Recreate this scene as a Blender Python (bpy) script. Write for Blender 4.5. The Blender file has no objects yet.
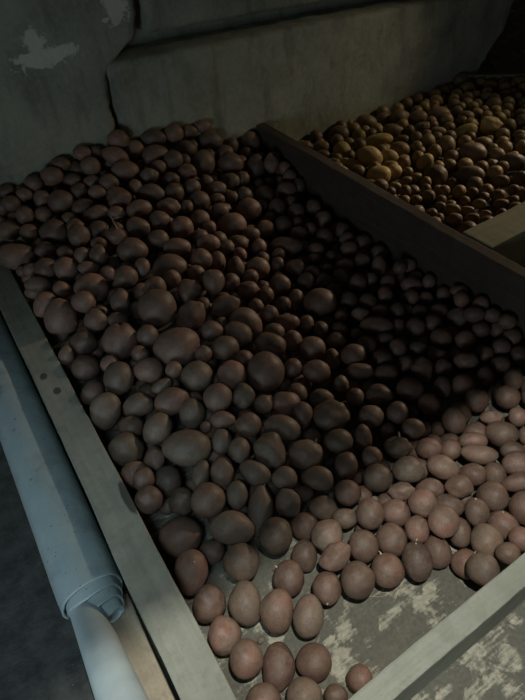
import bpy, bmesh, math, random
import numpy as np
from mathutils import Vector, Matrix, Euler, noise

scene = bpy.context.scene
COL = scene.collection
PI = math.pi

# ------------------------------------------------------------------ helpers
def link(o, parent=None):
    COL.objects.link(o)
    if parent is not None:
        o.parent = parent
    return o

def mesh_obj(name, verts, faces, mat, parent=None, smooth=True):
    me = bpy.data.meshes.new(name)
    me.from_pydata([tuple(v) for v in verts], [], faces)
    me.update()
    if smooth:
        me.polygons.foreach_set('use_smooth', [True] * len(me.polygons))
    if mat: me.materials.append(mat)
    return link(bpy.data.objects.new(name, me), parent)

def bm_obj(name, bm, mat, parent=None, smooth=False):
    me = bpy.data.meshes.new(name)
    bm.to_mesh(me); bm.free()
    if smooth:
        me.polygons.foreach_set('use_smooth', [True] * len(me.polygons))
    me.materials.append(mat)
    return link(bpy.data.objects.new(name, me), parent)

def tag(o, label, cat, group=None):
    o['label'] = label; o['category'] = cat
    if group: o['group'] = group
    return o

def structure(o):
    o['kind'] = 'structure'
    return o

def tube(path, radii, seg=10, cap=True):
    """swept round tube -> verts, faces"""
    vs, fs = [], []
    n = len(path)
    for i, p in enumerate(path):
        p = Vector(p)
        t = (Vector(path[min(i + 1, n - 1)]) - Vector(path[max(i - 1, 0)])).normalized()
        a = t.cross(Vector((0.31, 0.17, 0.93))).normalized(); b = t.cross(a)
        for k in range(seg):
            w = 2 * PI * k / seg
            vs.append(p + (a * math.cos(w) + b * math.sin(w)) * radii[i])
    for i in range(n - 1):
        for k in range(seg):
            k2 = (k + 1) % seg
            fs.append((i * seg + k, i * seg + k2, (i + 1) * seg + k2, (i + 1) * seg + k))
    if cap:
        fs.append(tuple(range(seg))[::-1]); fs.append(tuple(range((n - 1) * seg, n * seg)))
    return vs, fs

# ------------------------------------------------------------------ materials
def new_mat(name):
    m = bpy.data.materials.new(name); m.use_nodes = True
    nt = m.node_tree; nt.nodes.clear()
    out = nt.nodes.new('ShaderNodeOutputMaterial')
    b = nt.nodes.new('ShaderNodeBsdfPrincipled')
    nt.links.new(b.outputs[0], out.inputs[0])
    return m, nt, b

class NT:
    def __init__(s, nt): s.nt = nt
    def n(s, t, **kw):
        x = s.nt.nodes.new(t)
        for k, v in kw.items(): setattr(x, k, v)
        return x
    def l(s, a, b): s.nt.links.new(a, b)
    def coord(s, kind='Object'):
        return s.n('ShaderNodeTexCoord').outputs[kind]
    def mapping(s, v, scale=(1, 1, 1), loc=(0, 0, 0), rot=(0, 0, 0)):
        m = s.n('ShaderNodeMapping'); s.l(v, m.inputs['Vector'])
        m.inputs['Scale'].default_value = scale; m.inputs['Location'].default_value = loc; m.inputs['Rotation'].default_value = rot
        return m.outputs[0]
    def noise(s, v, scale, detail=4, rough=.55, dist=0):
        x = s.n('ShaderNodeTexNoise'); s.l(v, x.inputs['Vector'])
        x.inputs['Scale'].default_value = scale; x.inputs['Detail'].default_value = detail
        x.inputs['Roughness'].default_value = rough; x.inputs['Distortion'].default_value = dist
        return x.outputs['Fac']
    def ramp(s, f, p0, p1, c0=(0, 0, 0, 1), c1=(1, 1, 1, 1)):
        r = s.n('ShaderNodeValToRGB'); s.l(f, r.inputs[0])
        e = r.color_ramp.elements
        e[0].position = p0; e[1].position = p1; e[0].color = c0; e[1].color = c1
        return r.outputs[0]
    def mix(s, f, a, b, blend='MIX'):
        m = s.n('ShaderNodeMix', data_type='RGBA', blend_type=blend)
        for sock, v in ((m.inputs['Factor'], f), (m.inputs[6], a), (m.inputs[7], b)):
            if hasattr(v, 'is_output'): s.l(v, sock)
            elif isinstance(v, (int, float)): sock.default_value = v
            else: sock.default_value = (*v, 1) if len(v) == 3 else v
        return m.outputs[2]
    def math(s, op, a, b=0.0, c=None):
        m = s.n('ShaderNodeMath', operation=op)
        for i, v in enumerate((a, b) if c is None else (a, b, c)):
            if hasattr(v, 'is_output'): s.l(v, m.inputs[i])
            else: m.inputs[i].default_value = v
        return m.outputs[0]
    def bump(s, h, strength, dist, bsdf):
        b = s.n('ShaderNodeBump'); s.l(h, b.inputs['Height'])
        b.inputs['Strength'].default_value = strength; b.inputs['Distance'].default_value = dist
        s.l(b.outputs[0], bsdf.inputs['Normal'])
    def blobs(s, v, spots, wob=.5):
        """soft mask: max over ellipsoidal spots (x,y,z, rx,ry,rz), edge broken by noise"""
        best = None
        nz = s.noise(v, 30, 9, .72, .6)
        for (x, y, z, rx, ry, rz) in spots:
            m = s.mapping(v, (1 / rx, 1 / ry, 1 / rz), (-x / rx, -y / ry, -z / rz))
            ln = s.n('ShaderNodeVectorMath', operation='LENGTH'); s.l(m, ln.inputs[0])
            f = s.math('SUBTRACT', 1.0, ln.outputs['Value'])
            best = f if best is None else s.math('MAXIMUM', best, f)
        w = s.math('ADD', best, s.math('MULTIPLY', s.math('SUBTRACT', nz, .5), wob * 2.6))
        return s.ramp(w, .0, .22)

def mat_potato(name, base, dark, pink, dust, dust_amt):
    m, nt, b = new_mat(name); s = NT(nt)
    oi = s.n('ShaderNodeObjectInfo'); ge = s.n('ShaderNodeNewGeometry')
    rnd = s.math('FRACT', s.math('ADD', oi.outputs['Random'], ge.outputs['Random Per Island']))
    rnd2 = s.math('FRACT', s.math('MULTIPLY', rnd, 7.31))
    off = s.n('ShaderNodeVectorMath', operation='SCALE'); off.inputs[0].default_value = (37, 53, 91); s.l(rnd, off.inputs['Scale'])
    gp = ge.outputs['Position']
    ad = s.n('ShaderNodeVectorMath', operation='ADD'); s.l(gp, ad.inputs[0]); s.l(off.outputs[0], ad.inputs[1])
    v = ad.outputs[0]
    n1 = s.noise(v, 26, 4, .6); n2 = s.noise(v, 70, 5, .65); n3 = s.noise(v, 330, 3, .6)
    c = s.mix(s.math('MULTIPLY', s.math('POWER', rnd, 1.6), .8), base, dark)
    c = s.mix(s.math('MULTIPLY', s.ramp(n1, .42, .68), s.math('ADD', .15, s.math('MULTIPLY', rnd2, .75))), c, pink)
    c = s.mix(s.math('MULTIPLY', s.ramp(n2, .38, .7), dust_amt), c, dust)
    c = s.mix(s.math('MULTIPLY', s.ramp(n3, .52, .72), .6), c, tuple(x * .7 for x in dark))
    c = s.mix(s.math('MULTIPLY', s.ramp(s.noise(v, 14, 3, .5), .55, .7), .55), c, dark)
    tone = s.math('ADD', .72, s.math('MULTIPLY', rnd2, .42)); tc = s.n('ShaderNodeCombineColor')
    for k in range(3): s.l(tone, tc.inputs[k])
    c = s.mix(1.0, c, tc.outputs[0], 'MULTIPLY')
    s.l(c, b.inputs['Base Color'])
    rr = s.math('ADD', .38, s.math('MULTIPLY', n2, .3)); s.l(rr, b.inputs['Roughness'])
    b.inputs['Specular IOR Level'].default_value = .5
    s.bump(s.math('ADD', n2, s.math('MULTIPLY', n3, .35)), .35, .004, b)
    return m

M_RED = mat_potato('red_potato_skin', (.182, .118, .087), (.10, .065, .049), (.27, .125, .098), (.235, .187, .143), .6)
M_PINK = mat_potato('pink_potato_skin', (.20, .12, .09), (.115, .07, .053), (.29, .135, .106), (.255, .195, .15), .55)
M_GREY = mat_potato('cool_lit_grey_skin', (.175, .128, .094), (.10, .074, .056), (.23, .135, .10), (.225, .19, .145), .65)  # greyer skin; also carries the front slope's cool light in its colour
M_YEL = mat_potato('yellow_potato_skin', (.31, .205, .08), (.13, .085, .04), (.36, .25, .10), (.21, .155, .09), .5)
M_GOLD = mat_potato('golden_potato_skin', (.52, .37, .13), (.44, .30, .10), (.58, .42, .16), (.36, .27, .13), .35)
M_BROWN = mat_potato('brown_potato_skin', (.19, .12, .06), (.13, .082, .042), (.23, .15, .075), (.17, .12, .075), .5)

def mat_wood(name, c0, c1, stain, spots=(), axis=1, rough=.8):
    m, nt, b = new_mat(name); s = NT(nt)
    v = s.coord('Object')
    sc = [40, 40, 40]; sc[axis] = 2.2
    g = s.noise(s.mapping(v, tuple(sc)), 2.2, 6, .62, .4)
    big = s.noise(v, 7, 5, .6); fine = s.noise(v, 160, 4, .6)
    c = s.mix(s.ramp(g, .3, .7), c0, c1)
    c = s.mix(s.math('MULTIPLY', s.ramp(s.noise(v, 24, 6, .7), .5, .7), .5), c, stain)
    c = s.mix(s.math('MULTIPLY', s.ramp(big, .45, .72), .6), c, stain)
    c = s.mix(s.math('MULTIPLY', s.ramp(fine, .55, .8), .5), c, stain)
    if spots:
        c = s.mix(s.math('MULTIPLY', s.blobs(v, spots, .25), .8), c, tuple(x * .25 for x in stain))
    s.l(c, b.inputs['Base Color']); b.inputs['Roughness'].default_value = rough
    b.inputs['Specular IOR Level'].default_value = .2
    s.bump(s.math('ADD', g, s.math('MULTIPLY', fine, .5)), .35, .004, b)
    return m

def mat_floor():
    m, nt, b = new_mat('cellar_floor'); s = NT(nt)
    v = s.coord('Object')
    pat = s.noise(s.mapping(v, (1, .8, 1), (0, 0, 0), (0, 0, .5)), 13, 8, .68, .8)
    big = s.noise(v, 5, 4, .5)
    fine = s.noise(v, 120, 5, .65)
    scr = s.noise(s.mapping(v, (9, 60, 1), (0, 0, 0), (0, 0, .75)), 3, 5, .6)
    c = s.mix(s.ramp(fine, .3, .75), (.115, .115, .095), (.185, .18, .15))
    c = s.mix(s.math('MULTIPLY', s.ramp(big, .5, .7), .5), c, (.085, .08, .066))
    pb = s.blobs(v, [(0.246, 0.248, 0, 0.025, 0.015, 0.1), (0.214, 0.222, 0, 0.017, 0.013, 0.1), (0.319, 0.219, 0, 0.023, 0.013, 0.1), (0.347, 0.222, 0, 0.027, 0.01, 0.1), (0.41, 0.206, 0, 0.031, 0.014, 0.1), (0.434, 0.217, 0, 0.02, 0.01, 0.1), (0.276, 0.211, 0, 0.015, 0.01, 0.1), (0.12, 0.342, 0, 0.02, 0.015, 0.1), (0.131, 0.313, 0, 0.018, 0.014, 0.1), (0.214, 0.253, 0, 0.015, 0.008, 0.1), (0.407, 0.092, 0, 0.026, 0.028, 0.1), (0.512, 0.114, 0, 0.027, 0.021, 0.1), (0.379, 0.045, 0, 0.028, 0.015, 0.1), (0.459, 0.048, 0, 0.022, 0.026, 0.1), (0.33, 0.078, 0, 0.025, 0.008, 0.1), (0.52, 0.087, 0, 0.019, 0.014, 0.1), (0.137, 0.393, 0, 0.008, 0.008, 0.1), (0.381, 0.14, 0, 0.015, 0.009, 0.1)], 1.2)
    patch = s.math('MAXIMUM', s.ramp(s.math('ADD', pat, s.math('MULTIPLY', s.math('SUBTRACT', scr, .5), .45)), .53, .64), s.math('MULTIPLY', pb, s.ramp(s.math('ADD', s.math('MULTIPLY', pat, .6), s.math('MULTIPLY', scr, .4)), .40, .50)))
    c = s.mix(s.math('MULTIPLY', patch, .95), c, s.mix(s.ramp(fine, .35, .7), (.34, .33, .265), (.56, .54, .44)))
    # bare earth strip beyond the outer board
    sep = s.n('ShaderNodeSeparateXYZ'); s.l(v, sep.inputs[0])
    soil = s.ramp(s.math('ADD', s.math('MULTIPLY', sep.outputs['X'], -3.0), s.math('MULTIPLY', big, .25)), .34, .4)
    speck = s.ramp(s.noise(v, 210, 2, .5), .74, .78)
    dirt = s.mix(s.ramp(s.noise(v, 22, 6, .7), .35, .7), (.035, .038, .038), (.085, .088, .085))
    dirt = s.mix(s.math('MULTIPLY', speck, .6), dirt, (.3, .3, .28))
    c = s.mix(soil, c, dirt)
    s.l(c, b.inputs['Base Color']); b.inputs['Roughness'].default_value = .85
    b.inputs['Specular IOR Level'].default_value = .2
    s.bump(s.math('ADD', s.math('MULTIPLY', patch, .35), s.math('MULTIPLY', fine, .8)), .4, .004, b)
    return m

def mat_wall():
    m, nt, b = new_mat('old_concrete_wall'); s = NT(nt)
    v = s.coord('Object')
    a = s.noise(v, 5, 6, .6); f = s.noise(v, 60, 6, .7); g = s.noise(s.mapping(v, (1, 1, .25)), 16, 5, .6)
    pits = s.ramp(s.noise(v, 120, 3, .6), .66, .74)
    c = s.mix(s.ramp(a, .35, .68), (.335, .352, .285), (.21, .222, .18))
    c = s.mix(s.math('MULTIPLY', s.ramp(f, .4, .7), .6), c, (.38, .39, .325))
    c = s.mix(s.math('MULTIPLY', s.ramp(g, .52, .68), .55), c, (.125, .132, .112))
    c = s.mix(s.math('MULTIPLY', pits, .6), c, (.07, .07, .06))
    damp = s.blobs(v, [(1.96, 1.85, .31, .10, .2, .035), (2.06, 1.85, .36, .09, .2, .03), (1.86, 1.85, .27, .07, .2, .025), (.60, 1.85, .52, .05, .2, .03), (.30, 1.85, .55, .03, .2, .04)], .6)
    c = s.mix(s.math('MULTIPLY', damp, .22), c, (.09, .092, .08))
    pl = s.blobs(v, [(.375, 1.85, .632, .095, .2, .028), (.355, 1.85, .685, .035, .2, .035), (.43, 1.85, .64, .05, .2, .02), (.63, 1.85, .725, .045, .2, .055), (.31, 1.85, .64, .04, .2, .016), (.585, 1.85, .69, .012, .2, .008)], 1.15)
    c = s.mix(s.math('MULTIPLY', pl, .85), c, (.66, .66, .59))
    s.l(c, b.inputs['Base Color']); b.inputs['Roughness'].default_value = .9
    b.inputs['Specular IOR Level'].default_value = .15
    s.bump(s.math('ADD', s.math('ADD', f, s.math('MULTIPLY', pl, .6)), s.math('MULTIPLY', pits, -.6)), .5, .008, b)
    return m

def mat_simple(name, c0, c1, scale=30, rough=.8, spec=.3, specks=None, bump=.2):
    m, nt, b = new_mat(name); s = NT(nt)
    v = s.coord('Object')
    n = s.noise(v, scale, 5, .6); f = s.noise(v, scale * 5, 4, .6)
    c = s.mix(s.ramp(n, .35, .7), c0, c1)
    if specks:
        sp = s.ramp(s.noise(v, 95, 2, .5), .68, .73)
        sm = s.ramp(s.noise(v, 11, 5, .65), .5, .78)
        c = s.mix(s.math('MULTIPLY', sm, .7), c, specks)
        c = s.mix(s.math('MULTIPLY', sp, .75), c, tuple(x * .35 for x in specks))
    s.l(c, b.inputs['Base Color']); b.inputs['Roughness'].default_value = rough
    b.inputs['Specular IOR Level'].default_value = spec
    s.bump(f, bump, .003, b)
    return m

M_FLOOR = mat_floor(); M_WALL = mat_wall()
M_RECESS_DARK = mat_simple('recess_dark', (.02, .019, .018), (.035, .033, .03), 12)  # near-black colour stands in for the recess's unlit depth
M_SHADE_SLAB = mat_simple('shade_slab_concrete', (.12, .12, .11), (.18, .18, .16), 8)
M_SHEET = mat_simple('pale_blue_sheet', (.285, .37, .395), (.35, .43, .45), 14, .5, .4, specks=(.13, .155, .16))
M_TUBE = mat_simple('pale_tube', (.36, .44, .47), (.44, .52, .54), 18, .5, .35, bump=.12)
M_SPROUT = mat_simple('dry_sprout', (.55, .47, .38), (.40, .32, .25), 200)
M_STRAW = mat_simple('dry_straw', (.50, .44, .33), (.38, .32, .23), 150)
M_CLOD = mat_simple('earth_clod', (.16, .13, .10), (.24, .20, .16), 120)
M_BOARD_SIDE = mat_wood('weathered_board', (.245, .255, .215), (.31, .315, .265), (.15, .155, .13),
    [(-.032, 1.105, .14, .010, .014, .03), (-.018, 1.035, .14, .010, .013, .03), (.013, .66, .14, .012, .05, .03)])  # last spot paints a potato's cast shadow on the inner edge
M_BOARD_FRONT = mat_wood('grey_green_board', (.28, .30, .25), (.37, .39, .335), (.19, .205, .17), axis=0)
M_BOARD_DIV = mat_wood('dark_plank', (.055, .045, .036), (.085, .07, .056), (.04, .033, .027))
M_BOARD_CROSS = mat_wood('pale_board', (.22, .225, .15), (.27, .275, .185), (.16, .16, .11), axis=0)
M_TIMBER = mat_wood('raw_timber', (.36, .31, .23), (.46, .40, .30), (.16, .13, .10))

# ------------------------------------------------------------------ setting
def grid_floor():
    bm = bmesh.new()
    bmesh.ops.create_grid(bm, x_segments=170, y_segments=110, size=.5)
    for v in bm.verts:
        x = -1.4 + (v.co.x + .5) * 7.2; y = -.9 + (v.co.y + .5) * 4.0
        z = (noise.noise((x * 5, y * 5, 0)) * .0015)
        v.co = (x, y, z - .002)
    return bm
structure(bm_obj('floor', grid_floor(), M_FLOOR, smooth=True))

def wall_bm():
    """old concrete: a left-hand block, a lower slab, an upper slab, open joints between them, broken right end"""
    bm = bmesh.new()
    def patch(c00, c10, c11, c01, y0, nx, nz, amp, seed, soft=.016, jag=None):
        g = []
        for j in range(nz + 1):
            row = []
            for i in range(nx + 1):
                s, t = i / nx, j / nz
                x = (c00[0] * (1 - s) + c10[0] * s) * (1 - t) + (c01[0] * (1 - s) + c11[0] * s) * t
                z = (c00[1] * (1 - s) + c10[1] * s) * (1 - t) + (c01[1] * (1 - s) + c11[1] * s) * t
                if jag: x = c00[0] * (1 - s) + jag(z) * s
                w = min(min(s, 1 - s) * abs(c10[0] - c00[0]), min(t, 1 - t) * abs(c01[1] - c00[1]))
                edge = max(0, 1 - w / soft) ** 2
                y = y0 + noise.fractal((x * 4 + seed, z * 4, seed), 1, 2, 5) * amp + noise.noise((x * 30, z * 30, seed)) * .0015 + edge * soft * .9
                x += noise.noise((x * 14, z * 14, seed + 5)) * .006; z += noise.noise((x * 14, z * 14, seed + 9)) * .006
                row.append(bm.verts.new((x, y, z)))
            g.append(row)
        for j in range(nz):
            for i in range(nx):
                bm.faces.new((g[j][i], g[j][i + 1], g[j + 1][i + 1], g[j + 1][i]))
        # returns to the back of the wall
        ring = [g[0][i] for i in range(nx + 1)] + [g[j][nx] for j in range(1, nz + 1)] + [g[nz][i] for i in range(nx - 1, -1, -1)] + [g[j][0] for j in range(nz - 1, 0, -1)]
        back = [bm.verts.new((v.co.x, y0 + .28, v.co.z)) for v in ring]
        for k in range(len(ring)):
            k2 = (k + 1) % len(ring)
            bm.faces.new((ring[k2], ring[k], back[k], back[k2]))
    def jag(z):
        pts = [(-.1, 2.36), (.12, 2.365), (.20, 2.42), (.24, 2.465), (.275, 2.505), (.39, 2.545), (.6, 2.60), (1.7, 2.75)]
        for (z0, x0), (z1, x1) in zip(pts, pts[1:]):
            if z <= z1:
                return x0 + (x1 - x0) * (z - z0) / (z1 - z0) + noise.noise((z * 60, 3, 1)) * .012
        return pts[-1][1]
    def ljag(z):
        pts = [(-.1, .526), (.36, .530), (.54, .545), (.585, .60), (.625, .67), (.72, .695), (1.5, .72)]
        for (z0, x0), (z1, x1) in zip(pts, pts[1:]):
            if z <= z1:
                return x0 + (x1 - x0) * (z - z0) / (z1 - z0) + noise.noise((z * 40, 8, 1)) * .008
        return pts[-1][1]
    patch((-1.2, -.02), (.530, -.02), (.690, 1.36), (-1.2, 1.36), 1.850, 110, 90, .010, 1.3, jag=ljag)
    patch((.551, -.02), (2.5, -.02), (2.5, .455), (.572, .574), 1.846, 130, 44, .010, 4.1, jag=jag)
    patch((.722, .622), (2.6, .512), (2.7, 1.36), (.75, 1.36), 1.862, 100, 50, .012, 9.2)
    # recessed core behind the joints
    y = 2.0
    q = [bm.verts.new(p) for p in ((-1.2, y, -.02), (2.33, y, -.02), (2.33, y, 1.36), (-1.2, y, 1.36))]
    bm.faces.new(q)
    bmesh.ops.recalc_face_normals(bm, faces=bm.faces)
    return bm
structure(bm_obj('wall_back', wall_bm(), M_WALL, smooth=True))

def box_bm(x0, x1, y0, y1, z0, z1, bev=0.0, cuts=0, wob=0.0, seed=0.0):
    bm = bmesh.new()
    bmesh.ops.create_cube(bm, size=1)
    for v in bm.verts:
        v.co = (x0 + (v.co.x + .5) * (x1 - x0), y0 + (v.co.y + .5) * (y1 - y0), z0 + (v.co.z + .5) * (z1 - z0))
    if bev:
        bmesh.ops.bevel(bm, geom=list(bm.edges), offset=bev, segments=2, affect='EDGES', profile=.6)
    if cuts:
        L = max(x1 - x0, y1 - y0)
        ax = 0 if x1 - x0 >= y1 - y0 else 1
        es = [e for e in bm.edges if abs(e.verts[0].co[ax] - e.verts[1].co[ax]) > L * .8]
        bmesh.ops.subdivide_edges(bm, edges=es, cuts=cuts, use_grid_fill=True)
    if wob:
        for v in bm.verts:
            c = v.co
            d = Vector((noise.noise((c.x * 5 + seed, c.y * 5, c.z * 9)), noise.noise((c.x * 5, c.y * 5 + seed, c.z * 9 + 7)), noise.noise((c.x * 5, c.y * 5, c.z * 9 + seed))))
            f = Vector((noise.noise((c.x * 40 + seed, c.y * 40, c.z * 40)), noise.noise((c.x * 40, c.y * 40 + seed, c.z * 40)), noise.noise((c.x * 40, c.y * 40, c.z * 40 + seed))))
            v.co = c + d * wob + f * wob * .3
    return bm

# unseen low slab added over the bins to cut off hatch_light past the front
structure(bm_obj('shade_slab', box_bm(-1.2, 3.4, .05, 3.1, 1.40, 1.40 + .08), M_SHADE_SLAB))
structure(bm_obj('wall_recess', box_bm(2.2, 5.6, 3.0, 3.1, -.02, 2.2), M_RECESS_DARK))

# ------------------------------------------------------------------ bin boards
def board(name, dims, mat, label, cat='board', bev=.004, wob=.003, seed=0.):
    return tag(bm_obj(name, box_bm(*dims, bev=bev, cuts=60, wob=wob, seed=seed), mat, smooth=False), label, cat)
board('bin_board', (-.057, .018, .148, 1.80, .002, .14), M_BOARD_SIDE, 'long weathered grey board between the blue roll and the red potatoes', seed=2., wob=.0025)
board('bin_board', (-.057, 1.13, .1, .1395, .002, .15), M_BOARD_FRONT, 'grey-green board across the front of the bin, bare floor on both its sides', seed=5., wob=.0025)
board('divider_plank', (1.079, 1.117, .145, 1.843, .002, .23), M_BOARD_DIV, 'tall dark plank standing between the red and the yellow potatoes', 'plank', seed=8., wob=.004)
board('cross_board', (1.121, 2.2, .724, .824, .002, .229), M_BOARD_CROSS, 'thick pale board across the near end of the yellow potatoes', seed=11., wob=.003)
def plank_end():
    bm = box_bm(0, .95, -.012, .012, .003, .14, bev=.003, cuts=20, wob=.002, seed=3.)
    o = bm_obj('end_plank', bm, M_BOARD_CROSS)
    o.location = (2.25, 1.825, 0); o.rotation_euler = (0, 0, math.radians(-43.5))
    return o
tag(plank_end(), 'thin pale plank closing the far corner of the yellow heap by the dark recess', 'plank')
board('timber_batten', (-.122, -.070, .12, .54, .001, .026), M_TIMBER, 'raw pale timber batten on the floor beside the blue roll and white tube', 'timber', seed=21., wob=.002)

# ------------------------------------------------------------------ rolled sheet and tube
def sheet_roll():
    """a sheet wound in a spiral round Y; the inner windings slide out towards the front"""
    root = bpy.data.objects.new('sheet_roll', None); link(root)
    root.location = (-.125, 1.0, 0)
    cx, cz, R0 = -.125, .066, .0585
    prof = []                                   # (x, z, y_front)
    n = 300; turns = 3.6
    for i in range(n + 1):
        t = i / n
        ang = math.radians(200) - t * turns * 2 * PI          # starts low on the outer side and winds over the top
        u = t * turns; r = R0 - .0125 * max(0, u - .45)
        k = min(1.0, t * turns)                                # loosening only inside the first turn
        sh = max(0, R0 - r - .0046 * max(0, u - .45))          # every turn nests against the upper inner side
        dx = sh * .80; dz = sh * .45
        yf = .548 - .021 * max(0, u - .5) + .006 * math.sin(2 * ang + 1) * min(1, u)
        prof.append((cx + dx + r * math.cos(ang), cz + dz + r * math.sin(ang), yf))
    ys = [0, .004, .012, .03, .08, .2, .4, .7, 1.0, 1.25]
    m = len(ys); th = .0042
    def strip(name, lo, hi):
        vs, fs = [], []
        cnt = hi - lo
        for side in (0, 1):
            for i in range(lo, hi + 1):
                x, z, yf = prof[i]
                a = prof[max(i - 1, 0)]; b = prof[min(i + 1, n)]
                t = Vector((b[0] - a[0], 0, b[1] - a[1])).normalized()
                nr = Vector((t.z, 0, -t.x))
                for y in ys:
                    wob = .0016 * noise.noise((x * 40, (yf + y) * 6, z * 40)) + .006 * math.exp(-y / .025) * noise.noise((i * .05, 2, 3))
                    vs.append(Vector((x, yf + y, z)) + nr * (th * (side - .5) + wob) - Vector(root.location))
        off = (cnt + 1) * m
        for i in range(cnt):
            for j in range(m - 1):
                a, b, c, d = i * m + j, (i + 1) * m + j, (i + 1) * m + j + 1, i * m + j + 1
                fs.append((a, b, c, d)); fs.append((off + d, off + c, off + b, off + a))
            fs.append((i * m, off + i * m, off + (i + 1) * m, (i + 1) * m))
            fs.append((i * m + m - 1, (i + 1) * m + m - 1, off + (i + 1) * m + m - 1, off + i * m + m - 1))
        for i in (0, cnt):
            for j in range(m - 1):
                q = (i * m + j, i * m + j + 1, off + i * m + j + 1, off + i * m + j)
                fs.append(q if i == 0 else q[::-1])
        return mesh_obj(name, vs, fs, M_SHEET, root)
    cut = int(n / turns * 1.02)
    strip('outer_wrap', 0, cut); strip('inner_winding', cut, n)
    return root
tag(sheet_roll(), 'thick roll of pale blue sheet lying along the outer bin board', 'roll')

def white_tube():

    p0, p1 = Vector((-.150, .60, .032)), Vector((-.112, .16, .29))
    n = 24
    vs, fs = [], []
    seg = 40
    path = [p0.lerp(p1, i / n) for i in range(n + 1)]
    rad = [.0275 + (.036 - .0275) * i / n for i in range(n + 1)]
    a, f1 = tube(path, rad, seg, cap=False)
    b, f2 = tube(path, [r - .003 for r in rad], seg, cap=False)
    N = len(a)
    f2 = [tuple(i + N for i in q[::-1]) for q in f2]
    caps = []
    for base, flip in ((0, True), (n * seg, False)):
        for k in range(seg):
            k2 = (k + 1) % seg
            q = (base + k, base + k2, N + base + k2, N + base + k)
            caps.append(q if flip else q[::-1])
    return mesh_obj('tube', a + b, f1 + f2 + caps, M_TUBE)
tag(white_tube(), 'smooth whitish tube sticking out of the end of the pale blue roll', 'tube')

# ------------------------------------------------------------------ potatoes
def ico(sub):
    bm = bmesh.new(); bmesh.ops.create_icosphere(bm, subdivisions=sub, radius=1)
    bm.verts.ensure_lookup_table()
    v = np.array([x.co[:] for x in bm.verts]); f = [tuple(y.index for y in x.verts) for x in bm.faces]
    bm.free()
    return v, f
V4, F4 = ico(4); V2, F2 = ico(2)

def shape(V, kind, seed):
    """unit potato (long axis X): egg skew, lumps, eyes; kinds: round oval knobbly cleft knob angular"""
    rnd = random.Random(seed)
    out = np.empty_like(V)
    lum = {'round': .035, 'oval': .045, 'knobbly': .12, 'cleft': .05, 'knob': .05, 'angular': .085}[kind]
    eyes = []
    for _ in range(9):
        d = Vector((rnd.gauss(0, 1), rnd.gauss(0, 1), rnd.gauss(0, 1))).normalized()
        eyes.append((np.array(d), rnd.uniform(.06, .11), rnd.uniform(.02, .045)))
    skew = rnd.uniform(-.13, .13); bend = rnd.uniform(-.10, .10) * (1.6 if kind in ('oval', 'knobbly') else .5)
    for i, p in enumerate(V):
        q = Vector(p)
        r = 1 + lum * (noise.noise(q * 1.3 + Vector((seed * 3.7, 0, 0))) * 1.2 + .5 * noise.noise(q * 2.7 + Vector((0, seed * 2.1, 0))))
        if kind == 'angular':
            r += .05 * (max(abs(q.x), abs(q.y), abs(q.z)) - .8) * -2
        if kind == 'knobbly':
            for k in range(3):
                d = Vector((math.cos(seed + k * 2.2), math.sin(seed * 1.7 + k * 2), math.sin(k * 3 + seed))).normalized()
                r += .20 * math.exp(-((q - d).length / .42) ** 2)
            r -= .07
        if kind == 'cleft':
            r -= .20 * math.exp(-(q.x / .10) ** 2) * max(0, -q.y) ** 2
        if kind == 'knob':
            r += .22 * math.exp(-((q - Vector((1, 0, 0))).length / .28) ** 2)
            r -= .16 * math.exp(-(((q - Vector((.82, 0, 0))).length - .42) / .14) ** 2) * (1 if q.x > 0 else 0)
        for d, w, dep in eyes:
            s = float(((p - d) ** 2).sum())
            r -= dep * math.exp(-s / (w * w))
        c = q * r
        k = 1 + skew * c.x
        out[i] = (c.x, c.y * k + bend * (c.x * c.x - .4), c.z * k)
    out -= (out.max(0) + out.min(0)) / 2
    out /= (out.max(0) - out.min(0)) / 2
    return out

KINDS = ['round'] * 5 + ['oval'] * 5 + ['knobbly'] * 3 + ['cleft', 'knob', 'angular', 'angular']
def potato_meshes(name, mat, base):
    ms = []
    for k, kind in enumerate(KINDS):
        me = bpy.data.meshes.new(name)
        me.from_pydata([tuple(v) for v in shape(V4, kind, base + k)], [], F4)
        me.polygons.foreach_set('use_smooth', [True] * len(F4))
        me.materials.append(mat); ms.append(me)
    return ms

def read_rows(txt):
    for line in txt.strip().split('\n'):
        nums, label = line.split('|')
        yield [int(t) for t in nums.split()], label

def build_potatoes(rows, name, meshes, group):
    proto = None
    out = []
    for n, label in read_rows(rows):
        x, y, z, a, b, c, e0, e1, e2, k, skin = n
        if proto is None:
            o = proto = bpy.data.objects.new(name, meshes[k])
        else:
            o = proto.copy()
            o.data = meshes[k]
        COL.objects.link(o)
        o.location = (x / 1e4, y / 1e4, z / 1e4)
        o.scale = (a / 1e4, b / 1e4, c / 1e4)
        o.rotation_euler = (math.radians(e0), math.radians(e1), math.radians(e2))
        if skin:
            o.material_slots[0].link = 'OBJECT'; o.material_slots[0].material = (None, M_PINK, M_GREY, M_GOLD, M_BROWN)[skin]
        else:
            o.material_slots[0].link = 'DATA'
        tag(o, label, 'potato', group)
        out.append(o)
    return out

def build_mass(rows, name, mat, base):
    """the rest of a heap, past the individually built potatoes"""
    protos = [shape(V2, k, base + i) for i, k in enumerate(['round', 'oval', 'round', 'oval', 'knobbly', 'round'])]
    rnd = random.Random(base)
    vs, fs, off = [], [], 0
    for line in rows.strip().split('\n'):
        for t in line.split(';'):
            x, y, z, a, b, c, e0, e1, e2 = [int(q) for q in t.split()]
            m = np.array(Euler((math.radians(e0), math.radians(e1), math.radians(e2))).to_matrix())
            P = (protos[rnd.randrange(6)] * np.array([a, b, c]) / 1e4) @ m.T + np.array([x, y, z]) / 1e4
            vs.append(P); fs += [(i + off, j + off, k + off) for i, j, k in F2]; off += len(P)
    o = mesh_obj(name, np.concatenate(vs), fs, mat)
    o['kind'] = 'stuff'
    return o

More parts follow.
